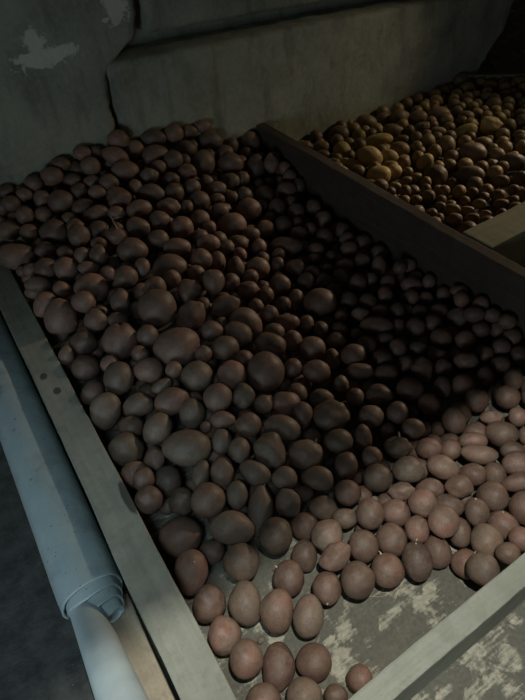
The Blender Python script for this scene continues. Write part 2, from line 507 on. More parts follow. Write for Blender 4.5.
RED = build_potatoes("""1717 7151 1132 557 412 362 -145 11 -28 8 2|large smooth oval potato lying level midway up the front slope
701 5701 500 457 416 413 -154 12 -29 1 1|wide pink potato with a pale face, pressed against the roll-side board
2873 9841 1459 617 514 508 47 0 -16 6 1|biggest brown oval potato of the heap
1073 2622 273 399 293 272 176 14 -129 6 1|pink-red potato with a pale blistered patch, on bare floor near the front corner
547 4909 521 335 434 330 157 -11 150 6 0|large oval red potato, first straight in front of the pale-faced wide pink potato
1540 3372 461 393 318 309 -175 -19 50 6 0|large round tan potato at the tip of the floor group before bare concrete
1669 5191 638 474 340 303 -26 -10 144 6 2|large long red potato, first divider-side and in front of the pitted-eye brown potato
4388 8035 1137 475 512 476 -137 4 -33 0 0|large pale-crowned potato where the heap's slope turns to shade
1126 3855 388 410 315 307 -3 21 -114 9 2|grey-brown egg-shaped potato with a shiny blunt tip, beside the round tan one
3042 11326 1701 530 517 482 129 -11 156 0 0|big blunt squarish potato just behind the biggest brown oval
728 12819 1470 611 445 401 158 50 -121 14 0|egg-shaped potato with a knob at its lower end beside the roll-side board
1468 4528 480 369 369 318 -156 6 -32 1 2|smooth dark round potato at the foot of the heap's slope
1977 2960 482 378 286 257 -4 18 -135 8 2|medium oval red potato, first on the divider side of the large round tan floor potato
647 2979 543 299 316 284 165 -6 148 3 0|round brown potato on the floor by the roll-side board's front end
1624 2327 304 319 310 314 -15 0 146 2 1|plain dusky pink round potato on bare floor beside the blistered one
3117 2932 569 324 343 311 22 -4 -36 2 0|round potato with a dimpled eye on top, at the edge of bare concrete
561 4205 441 324 343 323 -160 9 -31 16 0|large round red potato, first on the roll side of the shiny-tipped egg-shaped potato
525 3559 426 312 330 287 17 8 -32 16 0|medium round red potato, first roll-side and behind the round brown floor potato
1536 5906 851 379 369 360 150 -9 150 1 0|round brown potato with a pitted eye low on the slope
1751 10967 1487 473 486 440 -132 14 -22 13 1|big round potato with a cleft in its top
2307 4540 619 345 366 349 -26 -3 147 2 2|large round red potato, first divider-side and in front of the standing long grey potato
4304 2571 520 369 291 276 168 -23 61 7 0|upright oval potato standing at the edge of bare concrete in the lit rows
5020 6197 764 451 404 400 -142 -1 -37 11 2|shiny greenish potato with a white glint at the edge of the shade
591 9273 1135 456 372 338 155 36 -132 15 2|pale grey angular potato against the roll-side board
579 8026 1003 410 387 396 -149 24 -38 16 2|broad grey potato with a shoulder, touching the roll-side board
3251 6118 871 448 358 341 -165 31 -90 10 2|gourd-shaped lumpy grey potato midway on the slope
3729 2767 493 319 319 295 157 7 142 3 1|reddish potato with a tiny white sprout, at the edge of bare concrete
5098 1727 724 297 297 282 157 15 139 0 2|grey potato half hidden by the front board
2088 3774 364 308 343 301 -22 -2 146 2 1|medium round red potato, first straight behind the large round tan floor potato
5164 2787 825 307 317 277 152 11 139 4 0|bright round potato perched on top of the lit rows
2376 5213 566 530 275 248 8 -28 49 6 2|long grey potato standing on end low on the heap's front slope
3934 5714 692 406 339 312 -146 0 -35 15 2|blunt heart-shaped grey-green potato on the slope
1235 9832 1382 372 421 393 44 15 -23 0 2|large round red potato, first straight behind the pale angular potato
7317 9673 757 497 438 452 -50 0 143 2 0|largest dim oval potato in the shaded hollow
4207 3196 480 312 332 279 154 7 142 2 1|medium round red potato, first straight behind the white-sprouted reddish potato
3026 3499 660 351 253 240 -161 -15 -3 11 1|lumpy pale pink potato lying aslant behind the stub-footed one
2844 8718 1389 391 379 373 -43 -9 152 0 2|large round red potato, first divider-side and in front of the biggest brown oval
5676 2086 546 305 344 319 -26 15 138 3 2|large dark grey round potato one row back from the front board
3643 3383 554 298 318 267 -155 -5 -37 2 0|medium round red potato, first on the divider side of the lumpy pale pink potato
2566 3174 447 277 306 288 21 -2 -35 4 1|pinkish potato with a whitish stub at its foot, on the bin floor
1395 8020 1145 392 323 314 -147 -24 22 7 2|large oval red potato, first roll-side and behind the large level oval
3814 6482 949 438 300 298 35 12 -46 7 2|large long red potato, first divider-side and behind the gourd-shaped grey potato
3195 3991 503 336 326 292 154 1 144 16 2|medium round red potato, first roll-side and behind the lumpy pale pink potato
2011 8456 1288 428 333 330 138 5 172 8 1|large oval red potato, second straight behind the large level oval
501 16017 1919 554 400 398 121 -18 168 9 0|wide dim potato resting over the buried end of the roll-side board
6514 2687 574 323 313 285 31 -15 -44 1 0|smooth round brown-grey potato in the middle of the lit mound
3718 10655 1525 461 379 349 -137 -28 7 11 0|large oval red potato, first on the roll side of the curved long ridge potato
4148 3788 675 287 318 281 152 5 142 4 0|medium round red potato, first divider-side and behind the lumpy pale pink potato
5497 4107 695 347 293 290 -147 -8 -41 6 2|medium oval red potato, first divider-side and in front of the dry-sprouted dark potato
4896 4392 554 328 306 281 32 -6 -39 2 2|medium round red potato, first roll-side and in front of the dry-sprouted dark potato
1169 1971 450 303 286 286 -12 -1 146 3 2|olive-brown round potato lowest in the bin's front corner
2933 7861 1334 354 342 307 -140 8 -30 4 0|large round red potato, second roll-side and in front of the large pale-crowned potato
1882 13301 1726 489 431 403 -54 -15 161 5 0|large oval red potato, first divider-side and behind the small bright pinkish potato
3814 5112 621 373 263 241 -149 5 -44 9 2|medium long red potato, first divider-side and in front of the heart-shaped grey potato
2131 1677 301 225 233 229 14 -4 -35 1 1|small pink-red potato alone against the front board
475 6475 1135 290 290 257 31 14 -27 2 1|medium round red potato, second divider-side and in front of the broad shouldered grey potato
4851 2555 299 290 330 267 -155 -11 -40 6 0|medium oval red potato, first divider-side and behind the upright oval potato
7924 3630 562 365 297 291 39 -9 -55 6 0|large tan potato topping the lit mound where the shade begins
5184 3357 692 299 299 265 29 -10 -41 1 1|medium round red potato, first roll-side and behind the bright perched round potato
4154 12823 1634 550 446 416 -125 2 -19 5 0|large tilted oval brown potato high on the slope
3598 8327 1274 370 370 365 -43 -7 149 4 1|large round red potato, first on the roll side of the large pale-crowned potato
2682 5873 878 370 261 237 26 20 -59 6 2|medium long red potato, first roll-side and in front of the gourd-shaped grey potato
2930 4999 631 318 276 263 -9 -28 78 11 2|medium oval red potato, first on the divider side of the standing long grey potato
2244 7853 1252 361 302 260 13 -38 54 6 2|medium oval red potato, first straight behind the large level oval
1025 6916 740 320 342 322 32 13 -28 1 2|medium round red potato, first roll-side and in front of the large level oval
1957 9662 1360 376 325 304 44 13 -24 8 1|large oval red potato, first roll-side and in front of the biggest brown oval
2630 3999 275 264 315 238 -24 -1 146 5 0|medium oval red potato, first on the roll side of the lumpy pale pink potato
3465 13803 2072 463 373 372 -123 12 -22 5 0|wide brown potato just in front of the pale straw stalks
6173 3752 626 349 262 261 -35 -3 117 7 0|medium oval red potato, second on the roll side of the shade-line long oval
7021 3509 673 396 220 199 36 -9 -52 6 0|long flat-lying oval potato on the shade line of the lit mound
1329 8956 1148 374 289 269 -138 8 -17 6 2|medium oval red potato, first on the divider side of the pale angular potato
685 10826 1255 360 334 330 134 -17 160 3 0|large round red potato, first roll-side and in front of the cleft-topped round potato
4733 5572 702 344 286 282 35 -2 -37 8 2|medium oval red potato, first straight in front of the shiny greenish potato
4663 3576 514 312 281 265 29 -3 -48 1 1|medium round red potato, second on the roll side of the bright perched round potato
2098 6263 953 337 261 225 171 32 -126 7 0|medium oval red potato, first divider-side and behind the pitted-eye brown potato
7257 5863 478 352 327 335 -41 7 137 3 1|large round red potato, first roll-side and in front of the tall dim lumpy potato
3875 9165 1369 385 321 306 46 -4 -19 7 0|large oval red potato, first straight in front of the curved long ridge potato
5970 2612 604 245 286 216 -29 14 137 8 0|small oval red potato, first roll-side and in front of the smooth mid-mound potato
1848 16308 2151 443 380 379 -119 15 -15 9 0|large dim round potato high on the heap towards the roll-side board
7376 4541 550 283 330 259 -38 11 135 5 0|medium oval red potato, second roll-side and behind the shade-line long oval
4135 4475 558 279 279 255 -150 -3 -37 2 0|medium round red potato, second divider-side and in front of the heart-shaped grey potato
4928 9848 1140 493 411 356 -37 -33 117 8 0|large oval red potato, first divider-side and in front of the curved long ridge potato
4734 3035 565 242 282 225 -153 -9 -40 7 0|small oval red potato, first on the roll side of the bright perched round potato
1069 6310 690 301 279 259 167 29 -125 1 2|medium round red potato, first on the roll side of the pitted-eye brown potato
6067 3205 682 294 252 230 149 12 137 11 1|small oval red potato, first on the roll side of the smooth mid-mound potato
3545 4579 395 321 257 230 -28 -6 131 5 2|medium oval red potato, second straight behind the lumpy pale pink potato
4503 4999 611 267 311 251 147 3 143 5 0|medium oval red potato, first on the divider side of the heart-shaped grey potato
946 11716 1317 376 322 298 -48 -17 161 5 0|large oval red potato, first divider-side and in front of the knobbed egg-shaped potato
3001 4504 297 296 296 256 -153 0 -35 1 0|medium round red potato, second roll-side and behind the lumpy pale pink potato
2107 5689 792 319 234 218 8 -30 55 8 2|small long red potato, first roll-side and behind the standing long grey potato
5021 8809 1048 422 343 296 43 18 -48 9 0|large oval red potato, first straight behind the large pale-crowned potato
7047 14185 1311 503 403 375 58 6 -30 8 0|round dark potato with a brown eye spot near the heap's top
3174 6895 1114 298 298 261 -143 5 -32 4 0|medium round red potato, first roll-side and behind the gourd-shaped grey potato
5577 7523 810 358 307 290 137 0 143 7 0|medium oval red potato, second straight behind the shiny greenish potato
6495 6161 536 361 287 252 -140 -5 -41 5 0|medium oval red potato, first straight behind the grey dark-dip potato
6260 2156 435 324 284 283 -32 4 115 8 0|medium oval red potato, first divider-side and behind the dark grey round potato
4754 10658 1325 448 308 276 50 -8 -17 11 0|curved long brown potato on the middle ridge of the heap
2530 17268 2493 442 393 374 -63 -14 165 8 0|large dark round potato below the wall, near the crack
5794 4728 567 319 262 231 -145 -7 -41 11 2|dark potato with a pale dry sprout on its crown
4290 7045 888 361 313 286 39 6 -38 9 1|medium oval red potato, second divider-side and in front of the large pale-crowned potato
8127 8108 537 479 282 269 -132 0 -45 8 0|long dim oval with a white speck in the shade
3514 7668 1164 288 324 277 40 6 -31 11 2|medium oval red potato, first roll-side and in front of the large pale-crowned potato
8934 4288 518 299 293 284 -158 19 -24 2 0|medium round red potato, first straight behind the tan mound-top potato
6001 8261 813 347 320 288 45 1 -37 0 0|medium round red potato, second straight in front of the largest dim hollow potato
5864 5733 574 312 288 293 142 5 140 4 2|round grey potato alone in the dark dip
7718 17199 2170 436 472 443 -65 -7 153 0 1|large upright reddish potato close to the back wall
4449 9446 1336 396 317 280 140 -27 127 5 0|large oval red potato, second divider-side and in front of the curved long ridge potato
5651 1653 824 225 206 208 -155 -17 -42 1 0|small round red potato, first divider-side and in front of the dark grey round potato
4133 11512 1593 367 367 319 -128 9 -27 12 0|large round red potato, first divider-side and in front of the large tilted brown oval
1556 14445 1887 356 356 316 -56 -16 164 1 0|large round red potato, second roll-side and behind the small bright pinkish potato
1108 5105 396 266 246 228 155 -9 149 16 0|small round red potato, first on the roll side of the smooth dark slope-foot potato
7923 6150 529 362 284 249 -169 43 -127 12 0|tall dim lumpy potato in the middle of the shade
549 2294 414 304 287 277 -168 4 -33 4 0|medium round red potato, first roll-side and in front of the blistered pink-red potato
1519 12104 1545 328 328 326 129 -16 160 1 0|medium round red potato, first divider-side and in front of the small bright pinkish potato
8091 14794 1199 456 421 379 120 -5 148 1 1|large dull round potato behind the eye-spotted one
8278 4657 513 292 286 278 -42 28 -138 2 0|medium round red potato, second straight in front of the darkest-shade wide potato
4842 17233 2814 472 337 308 -115 10 -20 8 0|large long red potato, first divider-side and in front of the crack-foot potato
8152 12569 810 561 330 319 55 7 -38 9 1|long reddish oval on the heap's shoulder near the divider plank
3170 5466 791 282 239 225 -148 2 -34 9 2|small oval red potato, first divider-side and in front of the gourd-shaped grey potato
5133 2059 283 285 285 279 -156 -13 -41 1 0|medium round red potato, first on the roll side of the half-hidden grey potato
4838 11361 1682 312 369 307 127 -7 151 9 0|large oval red potato, first roll-side and behind the curved long ridge potato
6798 7503 651 345 318 315 -44 3 141 2 0|medium round red potato, second roll-side and in front of the white-specked dim oval
2659 6458 1069 244 288 239 35 6 -31 7 2|small oval red potato, first on the roll side of the gourd-shaped grey potato
6483 5483 520 278 290 282 39 -7 -41 1 0|medium round red potato, first on the divider side of the grey dark-dip potato
4127 16130 2509 421 389 357 -118 11 -20 10 1|big knobbly dark red potato just behind the straw stalks
7447 2863 750 322 258 224 -36 13 129 9 0|medium oval red potato, second divider-side and in front of the tan mound-top potato
5318 14286 1850 382 367 374 59 9 -26 4 1|large round red potato, second straight behind the large tilted brown oval
2840 12911 1915 344 315 317 -125 13 -21 0 0|medium round red potato, first straight in front of the wide straw-side potato
6296 4284 615 293 236 223 -145 -10 -42 5 1|small oval red potato, first on the divider side of the dry-sprouted dark potato
6557 3258 615 290 247 241 -147 -13 -44 7 1|small oval red potato, first straight in front of the shade-line long oval
8702 16934 1948 480 369 342 -115 6 -30 6 1|large oval red potato, first on the divider side of the large upright wall potato
1463 12730 1804 332 305 301 53 16 -18 1 1|small bright pinkish-red potato in front of a bigger brown one
6835 2156 535 287 349 269 30 -17 -45 8 1|creased round potato at the frame edge of the lit mound
2469 6912 1023 249 294 229 -36 -8 150 8 2|small oval red potato, first on the divider side of the large level oval
5300 5398 600 232 302 220 -144 -4 -39 9 0|small oval red potato, first roll-side and in front of the grey dark-dip potato
2377 15324 2271 338 338 327 -120 14 -17 0 0|large round red potato, first on the divider side of the large dim outer potato
1025 7547 829 249 295 237 34 14 -26 11 0|small oval red potato, first on the divider side of the broad shouldered grey potato
6355 4840 681 266 243 239 -143 -8 -42 2 0|small round red potato, first divider-side and behind the dry-sprouted dark potato
7302 5259 488 269 269 240 140 9 136 3 0|small round red potato, first straight in front of the tall dim lumpy potato
5466 2557 388 233 304 228 27 -13 -41 7 0|small oval red potato, first divider-side and in front of the bright perched round potato
3738 4085 478 271 209 205 152 3 143 6 2|small oval red potato, first straight behind the lumpy pale pink potato
6582 6992 597 362 233 231 137 3 140 9 0|medium long red potato, second straight behind the grey dark-dip potato
4044 14649 2184 373 311 272 125 -28 147 9 0|medium oval red potato, first straight behind the wide straw-side potato
6158 17707 2755 492 386 362 114 9 165 8 0|large oval red potato, second on the divider side of the crack-foot potato
922 8583 971 296 284 260 -142 15 -24 1 0|medium round red potato, first straight behind the broad shouldered grey potato
2339 12242 1742 278 333 273 -128 14 -21 9 1|medium oval red potato, first on the divider side of the small bright pinkish potato
8546 18126 2414 488 375 363 -67 -6 152 8 0|large oval red potato, first straight behind the large upright wall potato
5093 3849 548 299 203 175 149 8 140 11 0|small long red potato, first straight in front of the dry-sprouted dark potato
592 6972 1155 235 256 217 147 -15 154 3 1|small round red potato, first divider-side and in front of the broad shouldered grey potato
4715 13403 1849 427 274 270 57 9 -25 7 1|medium long red potato, first straight behind the large tilted brown oval
1688 6493 958 304 196 190 163 29 -137 7 2|small long red potato, first straight behind the pitted-eye brown potato
540 9969 1177 322 272 256 140 24 -157 6 0|medium oval red potato, first roll-side and behind the pale angular potato
7131 6609 501 311 259 236 43 -5 -42 9 0|medium oval red potato, second on the roll side of the tall dim lumpy potato
4452 15433 2336 416 288 281 118 3 165 7 0|large long red potato, first divider-side and in front of the big knobbly straw-back potato
2731 7349 1168 312 208 201 -38 -5 154 6 0|small long red potato, first divider-side and behind the large level oval
671 17262 2192 415 319 317 118 -17 169 7 0|large oval red potato, first straight behind the board-end wide potato
2415 10598 1579 294 288 279 75 -68 29 0 0|medium round red potato, first on the divider side of the cleft-topped round potato
4429 6521 984 235 281 203 -38 -1 145 7 0|small oval red potato, first on the roll side of the shiny greenish potato
9659 16763 1476 531 342 309 10 -63 49 8 0|large long red potato, first straight in front of the plank-end dark potato
6810 10997 853 333 333 288 -128 3 -34 0 0|medium round red potato, second straight in front of the long reddish shoulder potato
8412 5219 472 264 276 238 138 11 134 0 1|small round red potato, first straight in front of the darkest-shade wide potato
3886 9799 1510 315 262 247 -47 -8 151 6 0|medium oval red potato, first roll-side and in front of the curved long ridge potato
9228 6734 476 301 274 266 -133 -8 -46 2 0|round dim potato in the shade towards the divider plank
8974 5661 628 309 232 224 135 11 133 6 0|wide dim potato in the darkest shade
1048 14871 1880 328 328 300 -57 -17 165 2 0|medium round red potato, first divider-side and in front of the board-end wide potato
552 13665 1548 399 313 299 49 -30 22 8 1|large oval red potato, first roll-side and behind the knobbed egg-shaped potato
4851 17868 3112 476 306 294 -118 33 -31 9 1|wide dark potato at the foot of the wall crack
653 14497 1731 381 235 218 -124 18 -14 9 0|medium long red potato, second divider-side and in front of the board-end wide potato
7120 2575 687 336 189 176 -150 -22 -37 6 1|small long red potato, first straight behind the creased edge potato
2632 17974 3093 361 295 283 114 -13 166 6 1|medium oval red potato, first straight behind the large dark below-wall potato
505 7366 905 331 287 265 147 -15 154 7 0|medium oval red potato, first straight in front of the broad shouldered grey potato
4805 14737 2091 349 318 291 -60 -10 156 3 0|medium round red potato, second divider-side and behind the wide straw-side potato
5124 12672 1618 332 332 310 125 -8 152 1 0|medium round red potato, first on the divider side of the large tilted brown oval
5213 15983 2429 429 264 264 -61 -18 152 9 0|medium long red potato, first on the divider side of the big knobbly straw-back potato
5637 3050 577 311 228 208 -32 4 125 7 0|small long red potato, first straight behind the bright perched round potato
7237 3861 605 317 204 186 36 -13 -45 7 0|small long red potato, first roll-side and behind the shade-line long oval
6643 11956 1009 373 342 313 -54 -5 148 4 0|large round red potato, first roll-side and in front of the long reddish shoulder potato
6433 18217 3156 459 283 258 -68 -9 157 5 0|large long red potato, first divider-side and behind the crack-foot potato
9665 6291 484 271 271 236 -133 -10 -48 3 1|small round red potato, first straight behind the darkest-shade wide potato
5613 3566 572 298 213 204 -149 -10 -41 9 1|small long red potato, second roll-side and behind the bright perched round potato
6987 3019 532 238 259 219 147 15 135 0 0|small round red potato, first divider-side and in front of the shade-line long oval
7968 5474 465 226 277 209 -42 10 135 5 0|small oval red potato, first divider-side and in front of the tall dim lumpy potato
3212 15998 2374 414 255 226 62 -5 -9 9 1|medium long red potato, first roll-side and in front of the big knobbly straw-back potato
1640 1718 300 204 170 161 -168 -2 -34 5 0|small oval red potato, first roll-side and in front of the lone pink-red potato
5175 18209 3491 375 307 297 -112 10 -19 6 1|medium oval red potato, first straight behind the crack-foot potato
5393 15257 2130 392 294 291 -119 9 -24 11 0|medium oval red potato, second on the divider side of the big knobbly straw-back potato
5738 8809 816 271 299 283 -46 -2 145 4 0|medium round red potato, first divider-side and behind the large pale-crowned potato
5141 4869 578 236 231 224 -140 -26 -47 0 0|small round red potato, first on the roll side of the dry-sprouted dark potato
5697 13266 1636 374 281 258 123 -7 152 7 0|medium oval red potato, first roll-side and in front of the eye-spotted dark potato
8961 7445 514 280 280 254 132 6 136 2 0|medium round red potato, second roll-side and behind the round dim plank-side potato
2525 14233 2037 268 358 265 123 -14 161 11 0|medium oval red potato, first on the roll side of the wide straw-side potato
6721 4022 516 237 237 224 -35 11 136 2 0|small round red potato, first on the roll side of the shade-line long oval
3358 14692 2161 368 276 260 -59 -12 160 7 0|medium oval red potato, first roll-side and behind the wide straw-side potato
6540 15406 1858 373 339 312 -61 -7 153 0 0|large round red potato, first straight in front of the large upright wall potato
5766 11115 1104 324 265 262 129 -5 148 5 0|medium oval red potato, first divider-side and behind the curved long ridge potato
1344 15700 1978 339 262 238 59 16 -14 11 0|medium oval red potato, first roll-side and in front of the large dim outer potato
3903 17837 3070 335 301 290 -114 12 -17 3 0|medium round red potato, first on the roll side of the crack-foot potato
4356 13947 2012 337 276 255 122 -10 156 5 1|medium oval red potato, first divider-side and behind the wide straw-side potato
6164 1724 696 233 233 203 27 -18 -44 2 1|small round red potato, first straight in front of the creased edge potato
7411 7076 498 293 266 262 -136 -5 -42 2 0|medium round red potato, first straight in front of the white-specked dim oval
10181 7030 530 311 283 264 -131 -9 -48 4 0|medium round red potato, first divider-side and behind the round dim plank-side potato
10329 18156 1838 395 395 341 -66 -5 148 1 0|upright dark potato touching the wall end of the divider plank
5126 7929 887 256 256 250 43 2 -35 1 0|small round red potato, first on the divider side of the large pale-crowned potato
6894 10282 655 268 357 231 50 2 -36 7 1|medium oval red potato, first on the roll side of the largest dim hollow potato
5982 9425 890 363 251 227 132 -3 145 6 0|medium long red potato, second roll-side and in front of the largest dim hollow potato
7201 18194 3093 359 323 314 68 8 -24 3 0|large round red potato, second roll-side and behind the large upright wall potato
9512 4596 485 226 276 201 43 -14 -50 8 0|small oval red potato, fourth on the divider side of the darkest-shade wide potato
7732 11495 769 347 284 276 126 -2 144 5 0|medium oval red potato, first straight in front of the long reddish shoulder potato
10169 6555 960 297 216 193 -50 10 131 7 0|small long red potato, second divider-side and behind the round dim plank-side potato
6567 17096 2703 348 313 318 -65 -8 155 2 0|medium round red potato, first on the roll side of the large upright wall potato
8946 9902 563 277 308 284 52 -2 -41 2 0|medium round red potato, second divider-side and behind the largest dim hollow potato
6330 7831 542 241 294 214 -44 1 142 9 0|small oval red potato, third roll-side and in front of the white-specked dim oval
5976 12137 1213 276 368 265 -54 -6 149 9 0|medium oval red potato, second straight behind the curved long ridge potato
8750 13672 872 346 311 322 58 3 -35 3 0|medium round red potato, first straight behind the long reddish shoulder potato
1314 17279 2481 288 288 280 -117 16 -12 16 0|medium round red potato, second roll-side and behind the large dim outer potato
3771 7206 1112 225 225 194 -141 4 -33 3 2|small round red potato, first straight in front of the large pale-crowned potato
8130 4082 542 282 188 170 -39 14 133 11 0|small long red potato, first roll-side and behind the tan mound-top potato
7381 7687 522 300 300 288 135 3 139 2 0|medium round red potato, first roll-side and in front of the white-specked dim oval
3003 16602 2401 388 291 256 -117 -5 -8 5 0|medium oval red potato, first on the divider side of the large dark below-wall potato
10043 10180 542 254 350 250 -54 3 137 9 0|medium long red potato, first roll-side and behind the reddish plank-foot oval
7965 7087 568 242 269 251 -135 -6 -43 0 0|small round red potato, first divider-side and in front of the white-specked dim oval
5615 18208 2993 386 316 291 67 9 -21 8 0|large oval red potato, first on the divider side of the crack-foot potato
1165 16800 2113 286 286 280 61 16 -13 0 0|medium round red potato, first on the roll side of the large dim outer potato
3019 15417 2121 345 314 301 60 13 -18 3 0|medium round red potato, second roll-side and in front of the big knobbly straw-back potato
8590 3730 585 210 234 218 -140 -15 -49 2 0|small round red potato, first divider-side and behind the tan mound-top potato
9702 5154 476 258 207 197 -45 13 131 7 0|small oval red potato, second on the divider side of the darkest-shade wide potato
5898 15873 2191 336 336 325 62 9 -25 2 0|large round red potato, third roll-side and in front of the large upright wall potato
9081 5096 476 203 254 202 43 -12 -48 7 0|small oval red potato, first divider-side and in front of the darkest-shade wide potato
7374 17827 2566 435 326 298 -66 -8 154 5 0|large oval red potato, first roll-side and behind the large upright wall potato
5735 9949 991 282 254 252 49 4 -33 1 1|small round red potato, second on the divider side of the curved long ridge potato
10106 5481 596 237 237 212 47 -13 -50 2 0|small round red potato, third on the divider side of the darkest-shade wide potato
5205 6805 694 296 246 218 140 1 143 8 2|small oval red potato, first roll-side and behind the shiny greenish potato
8496 5949 455 234 234 205 136 9 134 1 1|small round red potato, first on the divider side of the tall dim lumpy potato
9121 15421 1137 365 365 361 -61 -4 147 0 0|large round red potato, first divider-side and behind the large dull round potato
3363 12077 1795 323 317 307 -133 59 133 1 0|medium round red potato, first straight behind the big squarish potato
415 11520 1321 210 263 199 -133 18 -18 6 0|small oval red potato, first straight in front of the knobbed egg-shaped potato
5458 16732 2619 338 270 253 -64 -9 157 11 0|medium oval red potato, first divider-side and behind the big knobbly straw-back potato
10144 16390 1663 372 304 275 -9 64 -132 11 0|medium oval red potato, first divider-side and in front of the plank-end dark potato
5936 6416 611 223 223 206 -140 -3 -39 3 0|small round red potato, first roll-side and behind the grey dark-dip potato
10110 8818 614 332 241 223 -128 -5 -45 5 1|reddish dim oval below the divider plank
6798 16618 2362 348 278 275 116 -8 154 11 0|medium oval red potato, first roll-side and in front of the large upright wall potato
9098 14553 964 321 393 282 -120 4 -34 7 0|large oval red potato, first on the divider side of the large dull round potato
9479 7305 492 263 257 249 124 38 165 3 0|small round red potato, first roll-side and behind the round dim plank-side potato
7603 10761 759 276 276 250 -128 2 -36 4 0|small round red potato, first roll-side and behind the largest dim hollow potato
8227 9448 554 268 268 264 -50 2 140 4 0|small round red potato, first on the divider side of the largest dim hollow potato
7708 3184 644 265 199 188 -144 -16 -47 5 0|small oval red potato, first divider-side and in front of the tan mound-top potato
4166 17048 2723 332 266 243 -64 -11 161 9 0|medium oval red potato, first roll-side and behind the big knobbly straw-back potato
2036 18188 2972 296 263 244 -115 14 -13 7 0|medium oval red potato, first roll-side and behind the large dark below-wall potato
6124 14615 1703 330 297 277 121 -8 153 2 0|medium round red potato, first on the roll side of the eye-spotted dark potato
4790 7286 722 275 269 261 -17 15 -136 1 0|medium round red potato, first divider-side and in front of the large pale-crowned potato
8068 13691 980 306 306 284 -122 4 -33 2 0|medium round red potato, first divider-side and in front of the large dull round potato
8686 10401 580 280 312 280 128 1 141 3 0|medium round red potato, first divider-side and behind the largest dim hollow potato
10543 5529 687 238 238 215 -48 13 129 2 0|small round red potato, second divider-side and behind the darkest-shade wide potato
9949 15165 1167 367 293 262 118 -3 145 6 1|medium oval red potato, second divider-side and behind the large dull round potato
9619 12444 660 316 310 300 140 52 62 1 0|medium round red potato, first on the divider side of the long reddish shoulder potato
10241 13309 698 320 314 304 65 -50 -87 16 0|medium round red potato, first divider-side and behind the long reddish shoulder potato
1107 17824 2731 290 257 264 116 -16 169 4 0|medium round red potato, third roll-side and behind the large dim outer potato
3298 9179 1497 226 226 225 135 -9 152 1 0|small round red potato, first on the divider side of the biggest brown oval
6820 8288 615 275 220 194 -46 1 142 5 0|small oval red potato, first divider-side and in front of the largest dim hollow potato
1167 13849 1701 261 232 232 125 -17 164 8 0|small oval red potato, first roll-side and behind the small bright pinkish potato
10551 5797 1042 236 210 211 130 12 128 2 0|small round red potato, third divider-side and behind the darkest-shade wide potato
5616 12683 1287 278 340 271 -125 7 -29 8 1|medium oval red potato, first straight in front of the eye-spotted dark potato
8251 16292 1643 363 290 252 -117 6 -30 8 0|medium oval red potato, second divider-side and in front of the large upright wall potato
10137 6212 643 244 217 222 132 11 131 0 0|small round red potato, first divider-side and behind the darkest-shade wide potato
3935 12189 1749 259 254 246 57 69 78 4 0|small round red potato, first straight in front of the large tilted brown oval
2461 9193 1433 223 218 212 75 41 -5 0 0|small round red potato, first straight in front of the biggest brown oval
3214 17389 2594 298 265 272 -64 -13 163 0 0|medium round red potato, first divider-side and behind the large dark below-wall potato
2032 17790 2495 297 363 278 -64 -14 167 8 0|medium oval red potato, first on the roll side of the large dark below-wall potato
9862 11450 586 298 265 244 55 -1 -40 9 0|medium oval red potato, third divider-side and behind the largest dim hollow potato
9820 10743 559 291 258 248 54 -2 -41 11 0|small oval red potato, second roll-side and behind the reddish plank-foot oval
9244 9005 517 240 270 240 129 4 137 8 1|small oval red potato, first on the roll side of the reddish plank-foot oval
1855 17278 2306 293 260 263 117 -15 166 2 0|medium round red potato, first roll-side and behind the large dim outer potato
3400 13021 1932 233 262 233 -125 12 -23 8 0|small oval red potato, first divider-side and in front of the wide straw-side potato
2100 13943 1953 322 205 201 56 15 -18 5 1|small long red potato, first straight behind the small bright pinkish potato
5479 11588 1251 267 267 249 -52 -6 150 0 0|small round red potato, first straight behind the curved long ridge potato
8632 9062 523 267 267 237 130 3 139 4 0|small round red potato, first straight behind the white-specked dim oval
6028 5297 346 219 214 208 120 -14 -146 2 0|small round red potato, first roll-side and behind the dry-sprouted dark potato
5903 6926 653 202 228 201 -139 -2 -38 6 2|small oval red potato, first straight behind the shiny greenish potato
8473 6832 466 270 189 171 -46 7 136 7 0|small long red potato, first straight behind the tall dim lumpy potato
7846 6634 406 238 238 209 136 7 137 3 0|small round red potato, first on the roll side of the tall dim lumpy potato
9024 8243 524 232 260 233 49 -5 -43 1 0|small round red potato, first divider-side and behind the white-specked dim oval
10314 5065 534 235 235 229 46 -14 -51 0 0|small round red potato, fifth on the divider side of the darkest-shade wide potato
9584 14074 835 321 356 300 121 -3 144 0 0|medium round red potato, second straight behind the long reddish shoulder potato
8126 10525 652 308 247 216 52 0 -38 11 1|small oval red potato, first straight behind the largest dim hollow potato
6701 8809 671 224 251 231 -47 0 143 3 0|small round red potato, first straight in front of the largest dim hollow potato
3067 18274 3245 329 239 230 -113 12 -15 7 0|small long red potato, second straight behind the large dark below-wall potato
3369 5033 507 217 173 158 30 0 -35 9 2|small oval red potato, first straight in front of the heart-shaped grey potato
10359 7164 980 223 223 218 -51 9 131 1 1|small round red potato, third divider-side and behind the round dim plank-side potato
3651 16899 2606 296 230 204 -117 12 -18 5 0|small oval red potato, first on the roll side of the big knobbly straw-back potato
1976 10213 1467 236 232 225 162 -65 -152 16 0|small round red potato, first divider-side and in front of the cleft-topped round potato
6140 10727 975 235 265 217 -51 -4 147 8 0|small oval red potato, first on the divider side of the curved long ridge potato
6479 9206 735 225 254 217 132 -1 144 5 0|small oval red potato, first roll-side and in front of the largest dim hollow potato
8095 8788 530 290 203 192 -49 2 139 11 1|small long red potato, first roll-side and behind the white-specked dim oval
3774 15602 2375 286 222 197 119 -12 160 8 0|small oval red potato, first straight in front of the big knobbly straw-back potato
10346 14058 769 312 305 296 -146 42 17 2 0|medium round red potato, second divider-side and behind the long reddish shoulder potato
